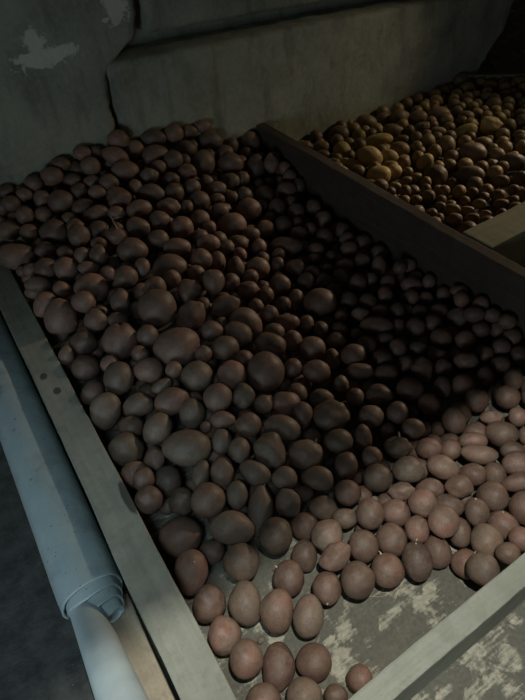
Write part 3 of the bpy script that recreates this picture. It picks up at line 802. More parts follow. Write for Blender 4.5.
9699 5606 477 211 211 185 134 12 131 4 0|small round red potato, first on the divider side of the darkest-shade wide potato
6645 16047 2075 310 276 281 117 -8 154 4 0|medium round red potato, second roll-side and in front of the large upright wall potato
3209 17884 2762 335 268 233 115 -13 164 5 0|medium oval red potato, second divider-side and behind the large dark below-wall potato
2007 8976 1352 267 170 155 -137 -5 -7 7 2|small long red potato, second straight in front of the biggest brown oval
7463 15844 1820 351 245 225 -118 7 -29 7 0|medium long red potato, first divider-side and in front of the large upright wall potato""", 'red_potato', potato_meshes('red_potato', M_RED, 3), 'red potatoes in the bin')
YEL = build_potatoes("""16694 12584 1254 530 454 412 -65 4 129 7 4|large brown potato at the heart of the yellow heap
13565 14764 1402 496 382 379 117 -18 128 7 3|big golden yellow potato just in front of the long pale one
14515 12326 1247 434 398 390 117 3 132 4 4|big dark brown potato with a narrow end, above the divider plank
15458 11554 1226 503 359 319 -117 -5 -51 8 4|wide dull brown potato below the heart of the yellow heap
19092 13752 1308 447 366 329 -68 4 127 11 3|large round tan potato with a bright face high on the yellow heap
17318 11271 1253 440 330 287 65 -6 -54 9 4|large dark oval at the frame edge of the yellow heap
11444 9410 1143 294 288 279 11 44 148 2 0|large round yellow potato, third divider-side and in front of the lowest corner potato
11452 10114 1190 302 296 287 -26 -42 -17 2 4|large round yellow potato, eighth on the divider side of the lowest corner potato
13840 8623 1130 294 289 280 -12 60 -49 1 0|large round yellow potato, fifth straight in front of the brown cross-board oval
12930 13556 1305 438 365 340 -63 1 137 9 3|large oval yellow potato, first on the divider side of the round over-plank potato
12926 9292 1119 299 293 284 -104 -11 41 4 4|large round yellow potato, second outer-side and in front of the lowest corner potato
15044 15978 1175 612 286 285 114 9 141 8 3|long pale yellow potato lying across the yellow heap near the wall
11425 8734 1095 278 273 264 69 33 -65 2 0|medium round yellow potato, third straight in front of the lowest corner potato
12763 8600 1097 271 266 258 -20 -47 122 4 4|medium round yellow potato, fourth outer-side and in front of the lowest corner potato
16542 13794 1242 392 392 375 -66 3 131 0 0|round reddish-tan potato in the middle of the yellow heap
11489 11251 1262 305 298 289 -30 23 159 1 0|large round yellow potato, seventh straight in front of the round over-plank potato
11457 10637 1238 305 299 290 54 34 -20 3 0|large round yellow potato, ninth straight in front of the round over-plank potato
11434 8608 682 281 275 267 -38 37 7 2 0|medium round yellow potato, fifth straight in front of the lowest corner potato
11435 13095 1251 284 278 270 32 6 -55 4 0|medium round yellow potato, fourth straight in front of the big golden potato
15008 13322 1255 339 263 243 -124 -38 -26 7 3|bright little oblong potato tilted towards the divider plank
13610 9175 1129 291 286 277 24 -62 -117 0 4|large round yellow potato, fourth on the outer side of the lowest corner potato
14463 8771 1152 281 275 267 114 23 95 4 0|medium round yellow potato, fourth straight in front of the brown cross-board oval
11425 12063 1278 276 270 262 33 19 90 1 0|medium round yellow potato, third divider-side and in front of the round over-plank potato
18045 14162 1239 486 284 276 -115 -22 -42 7 3|bright oblong tilted potato high on the yellow heap
15971 17799 1095 480 349 343 68 0 -42 8 4|brown-skinned oval potato against the wall above the yellow heap
15117 14780 1226 394 276 262 65 12 -51 7 0|large long yellow potato, first on the outer side of the long pale yellow potato
12203 9228 1114 248 243 236 113 43 -38 1 0|medium round yellow potato, first straight in front of the lowest corner potato
11451 15300 1146 296 290 281 -135 -17 -11 4 0|large round yellow potato, fifth divider-side and in front of the round golden plank-side potato
18697 16195 1151 478 347 333 -68 2 132 7 4|large dim round potato close to the wall on the yellow side
17866 16603 1134 390 304 299 -68 1 133 9 4|round tan potato beside the brown ones at the wall
12480 12960 1275 295 289 280 -158 -55 -159 4 4|large round yellow potato, first divider-side and in front of the round over-plank potato
14415 17716 1096 426 340 330 -113 1 -40 5 4|dark round potato against the wall on the yellow side
17149 17026 1219 390 347 341 112 1 135 7 0|large oval yellow potato, first on the divider side of the round tan wall potato
13599 13446 1278 295 295 254 -117 -2 -44 0 3|round bright potato just over the divider plank's top edge
15957 16181 1256 374 291 253 -113 -1 -44 9 4|large oval yellow potato, first outer-side and behind the long pale yellow potato
11976 11798 1272 293 287 279 176 85 70 0 0|large round yellow potato, fourth straight in front of the round over-plank potato
13438 16300 1143 362 362 318 -65 -1 140 1 3|round golden potato near the divider plank's wall end
12651 14433 1222 300 262 250 -117 0 -41 5 4|medium oval yellow potato, first divider-side and in front of the big golden potato
11427 13968 1206 271 266 258 148 8 -17 16 0|medium round yellow potato, fifth straight in front of the round golden plank-side potato
15985 10632 1217 281 211 198 -63 6 127 8 4|oval brown potato just behind the pale cross board
16238 11106 1230 282 277 268 83 51 -94 3 0|medium round yellow potato, first divider-side and behind the brown cross-board oval
14286 14495 1232 386 309 275 -117 17 -53 8 3|large oval yellow potato, first straight behind the round over-plank potato
13034 10007 1150 261 196 186 59 -6 -49 5 4|lowest yellow potato in the corner of divider and cross board
12151 14748 1192 294 288 279 -86 28 -160 0 0|large round yellow potato, second straight in front of the round golden plank-side potato
16399 14545 1223 294 288 279 -103 21 -31 0 0|large round yellow potato, first on the divider side of the round reddish-tan potato
14370 11049 1200 243 243 212 119 5 130 2 0|medium round yellow potato, first divider-side and in front of the wide dull brown potato
15109 11041 1207 284 279 270 -18 14 176 3 4|medium round yellow potato, first outer-side and in front of the wide dull brown potato
11427 12519 871 279 273 265 -93 59 136 3 4|medium round yellow potato, fifth divider-side and in front of the round over-plank potato
17333 11964 1259 283 278 269 61 -12 -65 0 0|medium round yellow potato, second divider-side and behind the large dark edge oval
15890 13698 1245 278 272 264 -87 42 -62 2 0|medium round yellow potato, first divider-side and in front of the round reddish-tan potato
13354 11475 1228 234 230 223 100 -63 -86 2 0|medium round yellow potato, second straight in front of the big dark narrow-ended potato
21731 17393 1120 421 374 359 110 2 129 11 0|large oval yellow potato, first outer-side and in front of the topmost yellow potato
16613 10345 1228 247 247 238 -63 7 125 2 4|medium round yellow potato, first outer-side and in front of the large dark edge oval
14890 9114 1168 275 270 262 -82 7 108 16 4|medium round yellow potato, fourth outer-side and in front of the brown cross-board oval
16792 17611 998 352 352 312 112 0 136 1 4|large round yellow potato, first on the outer side of the brown wall-side oval
11370 9202 725 220 215 209 -166 -65 -21 4 0|small round yellow potato, fifth divider-side and in front of the lowest corner potato
12957 15093 1195 462 192 192 -117 14 -48 6 3|medium long yellow potato, second outer-side and in front of the round golden plank-side potato
13373 10411 1203 266 183 169 120 5 131 5 0|small long yellow potato, first straight behind the lowest corner potato
15147 10036 1186 247 242 235 155 27 -149 2 0|medium round yellow potato, first straight in front of the brown cross-board oval
15984 12943 1250 288 282 274 125 4 116 4 4|medium round yellow potato, first outer-side and in front of the round reddish-tan potato
19673 13365 1216 325 285 297 168 -67 47 1 4|large round yellow potato, first on the outer side of the large bright-faced tan potato
22132 18222 1251 335 287 274 114 39 146 8 4|topmost potato of the yellow heap, leaning on the wall
14845 9659 1172 267 167 164 119 7 127 8 4|small long yellow potato, second straight in front of the brown cross-board oval
12328 10187 1169 229 225 218 171 54 49 0 0|small round yellow potato, second on the divider side of the lowest corner potato
14268 16213 1158 291 285 276 -13 14 -97 1 4|large round yellow potato, first divider-side and behind the big golden potato
11388 9757 764 235 230 223 60 32 -54 2 0|medium round yellow potato, fourth divider-side and in front of the lowest corner potato
13088 17227 1102 329 247 216 -65 -2 142 9 0|medium oval yellow potato, first outer-side and in front of the small dark plank-end potato
13293 8773 1115 230 226 219 -65 -10 -9 1 4|small round yellow potato, sixth on the outer side of the lowest corner potato
11382 11784 878 226 222 215 -149 39 158 2 0|small round yellow potato, eighth straight in front of the round over-plank potato
17269 15764 1172 336 210 203 -113 -2 -47 11 0|medium long yellow potato, first outer-side and in front of the round tan wall potato
14344 13776 1258 269 264 256 -107 64 -56 4 0|medium round yellow potato, first outer-side and behind the round over-plank potato
11945 10716 1217 269 264 256 96 -40 38 4 4|medium round yellow potato, sixth on the divider side of the lowest corner potato
13541 18174 1079 298 298 273 66 2 -38 4 4|small dark potato where the divider plank nears the wall
15894 12199 1244 289 283 275 -25 -30 165 0 0|medium round yellow potato, first divider-side and behind the wide dull brown potato
11415 14474 1179 262 257 249 -141 -31 52 3 0|medium round yellow potato, third straight in front of the round golden plank-side potato
17681 12932 1263 350 272 259 -114 -4 -52 6 0|large oval yellow potato, first outer-side and behind the large brown heart-of-heap potato
12687 16566 1120 321 201 198 65 2 -38 8 4|medium long yellow potato, first straight in front of the small dark plank-end potato
14317 10117 1167 235 168 149 61 -6 -51 7 0|small long yellow potato, third outer-side and behind the lowest corner potato
11888 8635 1089 203 199 192 -86 19 49 0 0|small round yellow potato, second straight in front of the lowest corner potato
11887 9724 1146 255 250 242 -158 68 159 2 0|medium round yellow potato, second divider-side and in front of the lowest corner potato
15521 12567 1247 223 223 215 64 -4 -49 0 0|small round yellow potato, first outer-side and behind the big dark narrow-ended potato
17997 12128 1268 267 261 253 -164 -62 92 1 0|medium round yellow potato, first divider-side and behind the large dark edge oval
11956 18203 1068 272 267 258 21 40 6 4 0|medium round yellow potato, first on the divider side of the small dark plank-end potato
20904 15203 1215 349 349 345 -69 3 127 2 4|large round yellow potato, second straight behind the large bright-faced tan potato
18807 12957 1271 276 271 263 -50 27 137 1 0|medium round yellow potato, first outer-side and in front of the large bright-faced tan potato
11766 12483 1278 271 265 257 80 -32 47 4 0|medium round yellow potato, second divider-side and in front of the round over-plank potato
12946 12203 1267 210 210 193 119 3 135 2 4|small round yellow potato, second outer-side and in front of the round over-plank potato
14017 11405 1216 209 209 201 119 4 131 1 0|small round yellow potato, first outer-side and in front of the big dark narrow-ended potato
12679 17782 1083 291 208 193 114 -3 143 6 0|medium long yellow potato, first divider-side and in front of the small dark plank-end potato
11430 17067 1086 282 276 268 -28 51 -2 0 0|medium round yellow potato, fourth divider-side and in front of the small dark plank-end potato
14393 9239 1153 194 190 184 -75 -1 -109 0 4|small round yellow potato, third straight in front of the brown cross-board oval
12824 10785 998 255 250 242 74 -87 157 16 4|medium round yellow potato, third on the divider side of the lowest corner potato
11417 13425 836 263 257 250 -24 -6 -44 1 0|medium round yellow potato, sixth straight in front of the round golden plank-side potato
14646 10695 1190 207 203 196 -80 54 178 2 0|small round yellow potato, first straight in front of the wide dull brown potato
15107 10519 1194 242 242 227 -62 6 128 3 0|medium round yellow potato, first divider-side and in front of the brown cross-board oval
20396 13294 1265 298 292 283 -13 -22 -140 1 0|large round yellow potato, second on the outer side of the large bright-faced tan potato
11384 11183 866 226 222 215 -12 -10 -166 16 0|small round yellow potato, tenth straight in front of the round over-plank potato
14838 16917 1129 293 287 278 115 10 115 1 0|large round yellow potato, second divider-side and in front of the brown wall-side oval
16261 15103 1205 277 271 263 -155 33 -172 4 4|medium round yellow potato, first straight in front of the round tan wall potato
17324 13516 1251 266 261 253 109 -34 97 1 0|medium round yellow potato, first straight in front of the bright oblong high potato
18803 18255 1065 271 266 257 101 -55 174 2 0|medium round yellow potato, first divider-side and behind the round tan wall potato
13250 8585 711 225 221 214 -129 -87 -132 0 0|small round yellow potato, fifth outer-side and in front of the lowest corner potato
13524 9696 1140 229 163 145 -59 6 129 9 0|small long yellow potato, second on the outer side of the lowest corner potato
11412 16151 1113 264 259 251 135 -32 85 1 0|medium round yellow potato, fourth straight in front of the small dark plank-end potato
15798 9937 1203 208 204 197 -153 42 -127 0 4|small round yellow potato, first outer-side and in front of the brown cross-board oval
19449 18254 1064 272 267 259 101 30 14 3 4|medium round yellow potato, second straight behind the round tan wall potato
14851 11764 1028 240 235 228 142 34 -125 16 0|medium round yellow potato, second outer-side and in front of the big dark narrow-ended potato
18513 11800 1271 266 228 220 14 65 -132 5 0|medium oval yellow potato, first outer-side and behind the large dark edge oval
14751 8614 757 284 278 270 54 36 -142 4 0|medium round yellow potato, fifth outer-side and in front of the brown cross-board oval
18480 15538 1181 273 268 259 -116 46 -48 4 0|medium round yellow potato, first outer-side and in front of the large dim wall-side potato
22296 15669 1197 360 225 199 -70 3 126 9 0|medium long yellow potato, sixth outer-side and behind the large bright-faced tan potato
15163 17638 1100 299 293 284 -80 -42 -134 0 4|large round yellow potato, first divider-side and in front of the brown wall-side oval
13904 17175 1112 285 279 270 -52 57 -48 4 0|medium round yellow potato, first straight in front of the dark round wall potato
12366 9704 938 278 273 264 72 9 -54 3 0|medium round yellow potato, first divider-side and in front of the lowest corner potato
12320 16202 928 278 272 264 -18 75 150 2 0|medium round yellow potato, third divider-side and in front of the round golden plank-side potato
16192 11689 1239 268 263 255 82 -31 -119 0 0|medium round yellow potato, first outer-side and behind the wide dull brown potato
22655 16864 1153 327 280 247 -109 -3 -52 9 4|large oval yellow potato, second on the outer side of the topmost yellow potato
12370 10986 1222 237 232 225 -150 -14 0 3 0|medium round yellow potato, fifth on the divider side of the lowest corner potato
12835 11547 1243 205 171 164 -120 -3 -46 6 0|small oval yellow potato, fourth divider-side and in front of the big dark narrow-ended potato
22701 17506 1126 294 288 279 -166 -34 -128 1 0|large round yellow potato, first on the outer side of the topmost yellow potato
19517 15945 1168 262 218 190 111 2 130 5 4|small oval yellow potato, first on the outer side of the large dim wall-side potato
11854 16569 1107 271 266 258 -74 25 -166 2 0|medium round yellow potato, third straight in front of the small dark plank-end potato
12490 11730 1260 191 187 181 -85 46 4 3 0|small round yellow potato, third straight in front of the round over-plank potato
16762 11238 1243 238 233 226 -162 31 -175 1 0|medium round yellow potato, first divider-side and in front of the large dark edge oval
13915 12615 1262 217 181 179 -63 3 134 7 0|small oval yellow potato, first divider-side and in front of the bright little tilted oblong
13750 10116 1158 233 133 125 -60 6 130 7 0|small long yellow potato, first outer-side and behind the lowest corner potato
11933 17410 1085 265 259 251 -15 31 112 2 0|medium round yellow potato, third divider-side and in front of the small dark plank-end potato
17251 18185 1075 307 301 292 38 54 116 1 0|large round yellow potato, first outer-side and behind the brown wall-side oval
11373 15187 743 217 212 206 54 16 -41 3 0|small round yellow potato, sixth divider-side and in front of the round golden plank-side potato
15770 15362 1200 284 203 201 -114 -1 -45 7 0|medium long yellow potato, second on the outer side of the long pale yellow potato
12335 13978 1037 245 240 233 -85 34 83 4 0|medium round yellow potato, second divider-side and in front of the big golden potato
13353 12210 1060 258 253 245 -29 27 148 0 0|medium round yellow potato, third divider-side and in front of the big dark narrow-ended potato
19244 15198 1204 340 255 254 -68 3 129 8 4|large oval yellow potato, second straight behind the bright oblong high potato
13218 10817 1159 202 169 147 -60 5 132 6 4|small oval yellow potato, first divider-side and behind the lowest corner potato
22822 16196 1178 303 297 288 -127 4 -114 4 0|large round yellow potato, sixth straight behind the large bright-faced tan potato
21496 14905 1224 305 305 302 -111 -4 -54 0 0|large round yellow potato, fourth outer-side and behind the large bright-faced tan potato
18001 14970 1206 249 207 203 67 -3 -49 9 0|small oval yellow potato, second outer-side and in front of the large dim wall-side potato
14104 10531 1177 170 170 157 61 -6 -50 4 0|small round yellow potato, second outer-side and behind the lowest corner potato
14741 10291 1181 200 196 190 -171 -43 162 0 4|small round yellow potato, second divider-side and in front of the brown cross-board oval
19866 15161 1211 257 214 202 69 -3 -51 6 0|small oval yellow potato, third divider-side and behind the large bright-faced tan potato
15753 9441 1196 299 293 284 93 23 -46 4 0|large round yellow potato, third outer-side and in front of the brown cross-board oval
12168 8741 694 223 218 212 -36 8 59 0 4|small round yellow potato, fourth straight in front of the lowest corner potato
20998 18110 1079 283 236 227 111 20 138 6 0|medium oval yellow potato, first divider-side and in front of the topmost yellow potato
15821 16902 1132 270 265 257 -45 12 -90 2 0|medium round yellow potato, first straight behind the long pale yellow potato
18698 14453 1233 310 304 294 -123 3 -25 0 0|large round yellow potato, first outer-side and behind the bright oblong high potato
18917 17286 1103 266 261 253 -79 32 -2 0 0|medium round yellow potato, first outer-side and behind the round tan wall potato
20966 14524 1237 271 265 257 -90 -46 -27 1 0|medium round yellow potato, third outer-side and behind the large bright-faced tan potato
13433 12720 1270 251 144 143 120 20 144 8 0|small long yellow potato, first outer-side and in front of the round over-plank potato
13983 13146 1266 184 184 159 -117 -2 -46 4 0|small round yellow potato, first on the outer side of the round over-plank potato
12243 8800 1097 191 187 182 -51 62 -148 0 0|small round yellow potato, third outer-side and in front of the lowest corner potato
19834 17478 1096 320 274 268 111 1 132 5 0|large oval yellow potato, first straight behind the large dim wall-side potato
13920 12196 1250 209 205 199 56 33 154 0 0|small round yellow potato, first divider-side and in front of the big dark narrow-ended potato
16733 15946 1146 209 209 202 113 1 134 4 4|small round yellow potato, first divider-side and in front of the round tan wall potato
17964 17979 1079 297 291 282 5 8 4 1 0|large round yellow potato, second on the divider side of the round tan wall potato
12523 12451 1277 175 175 158 61 -2 -44 2 4|small round yellow potato, second straight in front of the round over-plank potato
21555 16144 1177 271 226 218 -110 -3 -52 6 4|medium oval yellow potato, fourth straight behind the large bright-faced tan potato
15685 14489 1230 237 237 217 -65 2 134 2 0|medium round yellow potato, third divider-side and behind the bright little tilted oblong
17331 14928 1206 328 205 196 -67 2 132 7 0|medium long yellow potato, second divider-side and behind the round reddish-tan potato
16833 16485 1145 269 264 256 70 8 149 0 0|medium round yellow potato, second divider-side and in front of the round tan wall potato
20057 16618 1139 269 224 209 -111 -2 -50 8 0|medium oval yellow potato, first outer-side and behind the large dim wall-side potato
15113 13790 1250 226 222 215 -160 21 -123 3 0|small round yellow potato, first divider-side and behind the bright little tilted oblong
23867 16288 1172 327 280 265 -71 3 125 9 0|large oval yellow potato, eleventh outer-side and behind the large bright-faced tan potato
19916 14064 1252 300 294 285 -76 17 -53 2 0|large round yellow potato, first outer-side and behind the large bright-faced tan potato
20463 14718 1232 269 264 256 153 -2 139 4 0|medium round yellow potato, first straight behind the large bright-faced tan potato
20907 16649 1146 297 291 282 -100 -34 -110 1 0|large round yellow potato, second straight in front of the topmost yellow potato
12414 13430 1262 253 144 136 118 1 138 5 0|small long yellow potato, third straight in front of the big golden potato
13400 15754 1169 212 208 202 -55 -29 24 2 4|small round yellow potato, first outer-side and in front of the round golden plank-side potato
20280 15715 1188 242 237 230 -107 7 -19 2 0|medium round yellow potato, third straight behind the bright oblong high potato
20269 17993 1078 306 300 291 6 -46 -76 1 0|large round yellow potato, third straight behind the large dim wall-side potato
18299 12533 1270 245 240 233 42 11 138 1 0|medium round yellow potato, second outer-side and in front of the large bright-faced tan potato
19813 14593 1235 242 237 230 -22 22 -113 3 0|medium round yellow potato, first divider-side and behind the large bright-faced tan potato
17271 14247 1231 269 264 256 -4 -60 -118 1 4|medium round yellow potato, first outer-side and behind the round reddish-tan potato
11895 14270 1009 285 279 270 25 4 128 1 4|medium round yellow potato, fourth straight in front of the round golden plank-side potato
12572 15776 1151 274 156 140 64 1 -39 7 4|small long yellow potato, second divider-side and in front of the round golden plank-side potato
13489 11029 1202 193 189 184 39 11 -136 2 4|small round yellow potato, second divider-side and behind the lowest corner potato
15333 16725 1140 245 240 233 165 -9 -168 2 4|medium round yellow potato, first divider-side and behind the long pale yellow potato
15262 9505 1183 203 199 193 14 22 137 3 0|small round yellow potato, second outer-side and in front of the brown cross-board oval
11371 15744 1123 216 211 205 3 -1 115 0 0|small round yellow potato, fifth straight in front of the small dark plank-end potato
12915 12675 1275 213 142 132 62 -2 -44 9 0|small long yellow potato, first straight in front of the round over-plank potato
14012 9592 1148 197 131 117 -120 -7 -52 8 0|small long yellow potato, third on the outer side of the lowest corner potato
18921 12157 1274 268 262 254 -175 61 -77 2 4|medium round yellow potato, second outer-side and behind the large dark edge oval
23486 15644 1189 286 280 271 -2 21 -107 4 0|medium round yellow potato, tenth outer-side and behind the large bright-faced tan potato
16867 11769 1051 269 263 255 -121 65 82 16 0|medium round yellow potato, second divider-side and behind the brown cross-board oval
18777 14965 1211 221 216 210 65 -78 64 1 4|small round yellow potato, first straight behind the bright oblong high potato
20400 16189 1165 267 267 235 69 -2 -51 0 4|medium round yellow potato, fourth straight in front of the topmost yellow potato
20938 17291 1115 294 288 279 -89 51 95 1 0|large round yellow potato, first straight in front of the topmost yellow potato
22429 15162 1210 208 204 197 -134 7 -93 2 0|small round yellow potato, seventh outer-side and behind the large bright-faced tan potato
20941 13843 1252 252 210 190 -69 4 125 6 4|small oval yellow potato, fifth outer-side and behind the large bright-faced tan potato
12370 15225 1173 241 236 229 -96 -33 97 3 0|medium round yellow potato, first straight in front of the round golden plank-side potato
13792 13899 1208 338 263 228 -117 -1 -44 7 0|medium oval yellow potato, first divider-side and behind the round over-plank potato
13571 11820 1241 210 175 163 -7 -61 49 5 4|small oval yellow potato, second divider-side and in front of the big dark narrow-ended potato
11945 13089 866 267 262 254 -92 -46 171 16 0|medium round yellow potato, fourth divider-side and in front of the round over-plank potato
14929 18221 1080 297 291 282 -110 -30 -103 4 4|large round yellow potato, first straight behind the dark round wall potato
15469 14065 1242 226 222 215 95 59 154 1 4|small round yellow potato, second divider-side and behind the bright little tilted oblong
20465 17010 1123 264 259 251 39 12 59 3 0|medium round yellow potato, third straight in front of the topmost yellow potato
11945 15431 953 258 253 245 -110 -8 123 3 0|medium round yellow potato, fourth divider-side and in front of the round golden plank-side potato
13262 14139 1247 266 261 253 129 11 156 16 0|medium round yellow potato, first straight in front of the big golden potato
21427 16618 1154 232 227 220 160 -1 -167 2 0|small round yellow potato, second outer-side and in front of the topmost yellow potato
12367 10728 805 253 248 241 -101 31 74 0 0|medium round yellow potato, fourth on the divider side of the lowest corner potato
19261 12541 1274 236 197 185 -113 -5 -55 7 0|small oval yellow potato, first straight behind the large dark edge oval
21932 14433 1231 290 285 276 116 -17 -170 4 4|large round yellow potato, eighth outer-side and behind the large bright-faced tan potato
17629 12404 1265 202 198 192 60 -28 94 1 0|small round yellow potato, first on the outer side of the large brown heart-of-heap potato
14131 16700 1134 219 214 208 144 29 -16 1 0|small round yellow potato, first outer-side and behind the round golden plank-side potato
17730 15551 1180 206 202 196 16 41 -20 2 4|small round yellow potato, second divider-side and in front of the large dim wall-side potato
21978 16453 1166 266 261 253 -135 -34 -177 1 0|medium round yellow potato, fifth straight behind the large bright-faced tan potato
23348 16716 1161 258 253 245 -59 -50 107 3 4|medium round yellow potato, seventh straight behind the large bright-faced tan potato
18338 17171 1108 271 265 257 176 50 59 2 0|medium round yellow potato, first straight behind the round tan wall potato
11417 18148 1062 266 261 253 128 -44 -54 4 0|medium round yellow potato, second on the divider side of the small dark plank-end potato
14462 15107 1214 278 272 264 5 -88 131 0 0|medium round yellow potato, first outer-side and behind the big golden potato
17875 13707 1251 195 191 185 -4 9 -171 1 0|small round yellow potato, first outer-side and in front of the bright oblong high potato
12686 10331 1171 164 164 154 121 5 132 2 0|small round yellow potato, first on the divider side of the lowest corner potato
16916 14592 1219 231 226 219 48 11 77 0 4|small round yellow potato, first divider-side and behind the round reddish-tan potato
14133 11766 1031 219 215 208 -54 -37 172 2 0|small round yellow potato, first straight in front of the big dark narrow-ended potato
17953 15919 1163 229 225 218 45 -28 166 1 4|small round yellow potato, first divider-side and in front of the large dim wall-side potato
15269 14144 843 228 223 216 174 44 3 2 0|small round yellow potato, first on the divider side of the bright little tilted oblong
20420 14186 1248 232 227 220 127 -44 -44 1 0|small round yellow potato, second outer-side and behind the large bright-faced tan potato
12902 15913 1152 202 198 192 6 -53 -131 2 0|small round yellow potato, first divider-side and in front of the round golden plank-side potato
12399 16925 904 236 231 224 -26 -5 -42 2 4|medium round yellow potato, second straight in front of the small dark plank-end potato
19404 17157 1109 240 235 228 -86 33 76 1 0|medium round yellow potato, first divider-side and behind the large dim wall-side potato
19915 16104 1164 231 226 220 95 -33 -79 1 0|small round yellow potato, second on the outer side of the large dim wall-side potato
20960 16096 975 289 283 275 169 -78 -113 4 0|medium round yellow potato, fourth divider-side and behind the large bright-faced tan potato
20631 17688 893 215 211 204 -132 -31 40 2 0|small round yellow potato, second straight behind the large dim wall-side potato
11362 15956 717 206 202 196 -4 10 77 1 4|small round yellow potato, sixth straight in front of the small dark plank-end potato
13258 9711 738 300 294 285 -122 -2 75 1 0|large round yellow potato, first outer-side and in front of the lowest corner potato
21479 15638 1199 273 267 259 -87 -51 134 16 0|medium round yellow potato, third straight behind the large bright-faced tan potato
14413 9633 759 293 287 278 -59 35 133 1 4|large round yellow potato, fifth on the outer side of the lowest corner potato
16887 15110 1201 197 193 187 154 -40 -169 3 4|small round yellow potato, second outer-side and in front of the round tan wall potato
15120 12750 1250 220 216 209 -94 -41 82 3 0|small round yellow potato, first straight behind the big dark narrow-ended potato
11843 13577 1043 268 263 255 167 -20 -63 2 0|medium round yellow potato, third divider-side and in front of the big golden potato
16840 10799 838 204 200 194 161 13 83 4 4|small round yellow potato, first on the outer side of the brown cross-board oval
20288 15165 1214 203 199 193 -37 29 151 4 4|small round yellow potato, second divider-side and behind the large bright-faced tan potato
13750 10792 987 228 224 217 -113 -42 -122 2 0|small round yellow potato, second straight behind the lowest corner potato
18377 13169 1066 246 241 234 46 13 -149 3 4|medium round yellow potato, first straight in front of the large bright-faced tan potato
23378 16255 1175 210 206 200 -54 -2 35 16 0|small round yellow potato, ninth outer-side and behind the large bright-faced tan potato
15392 17181 1120 220 215 209 11 33 77 0 0|small round yellow potato, first straight in front of the brown wall-side oval
14461 18191 681 287 281 272 121 81 -110 1 0|medium round yellow potato, first divider-side and in front of the dark round wall potato
15461 12147 840 289 284 275 -168 -76 126 3 4|medium round yellow potato, first on the divider side of the wide dull brown potato
12793 18241 872 277 271 263 175 -23 -152 0 0|medium round yellow potato, second divider-side and in front of the small dark plank-end potato
15844 12621 848 251 246 238 -54 19 154 3 4|medium round yellow potato, second on the divider side of the wide dull brown potato
12232 12525 879 285 279 270 -162 -45 -176 16 0|medium round yellow potato, fifth straight in front of the round over-plank potato
14242 11190 805 201 197 191 127 27 -94 3 0|small round yellow potato, third straight behind the lowest corner potato
11775 12140 879 240 235 228 20 -28 118 3 0|medium round yellow potato, sixth straight in front of the round over-plank potato
12746 11488 842 244 239 232 65 2 -112 16 0|medium round yellow potato, seventh on the divider side of the lowest corner potato
12925 14062 846 267 262 254 126 -13 -169 3 4|medium round yellow potato, second straight in front of the big golden potato
13924 10216 764 258 253 245 -29 -8 144 1 4|medium round yellow potato, first on the outer side of the lowest corner potato""", 'yellow_potato', potato_meshes('yellow_potato', M_YEL, 40), 'yellow potatoes in the bin behind the divider')
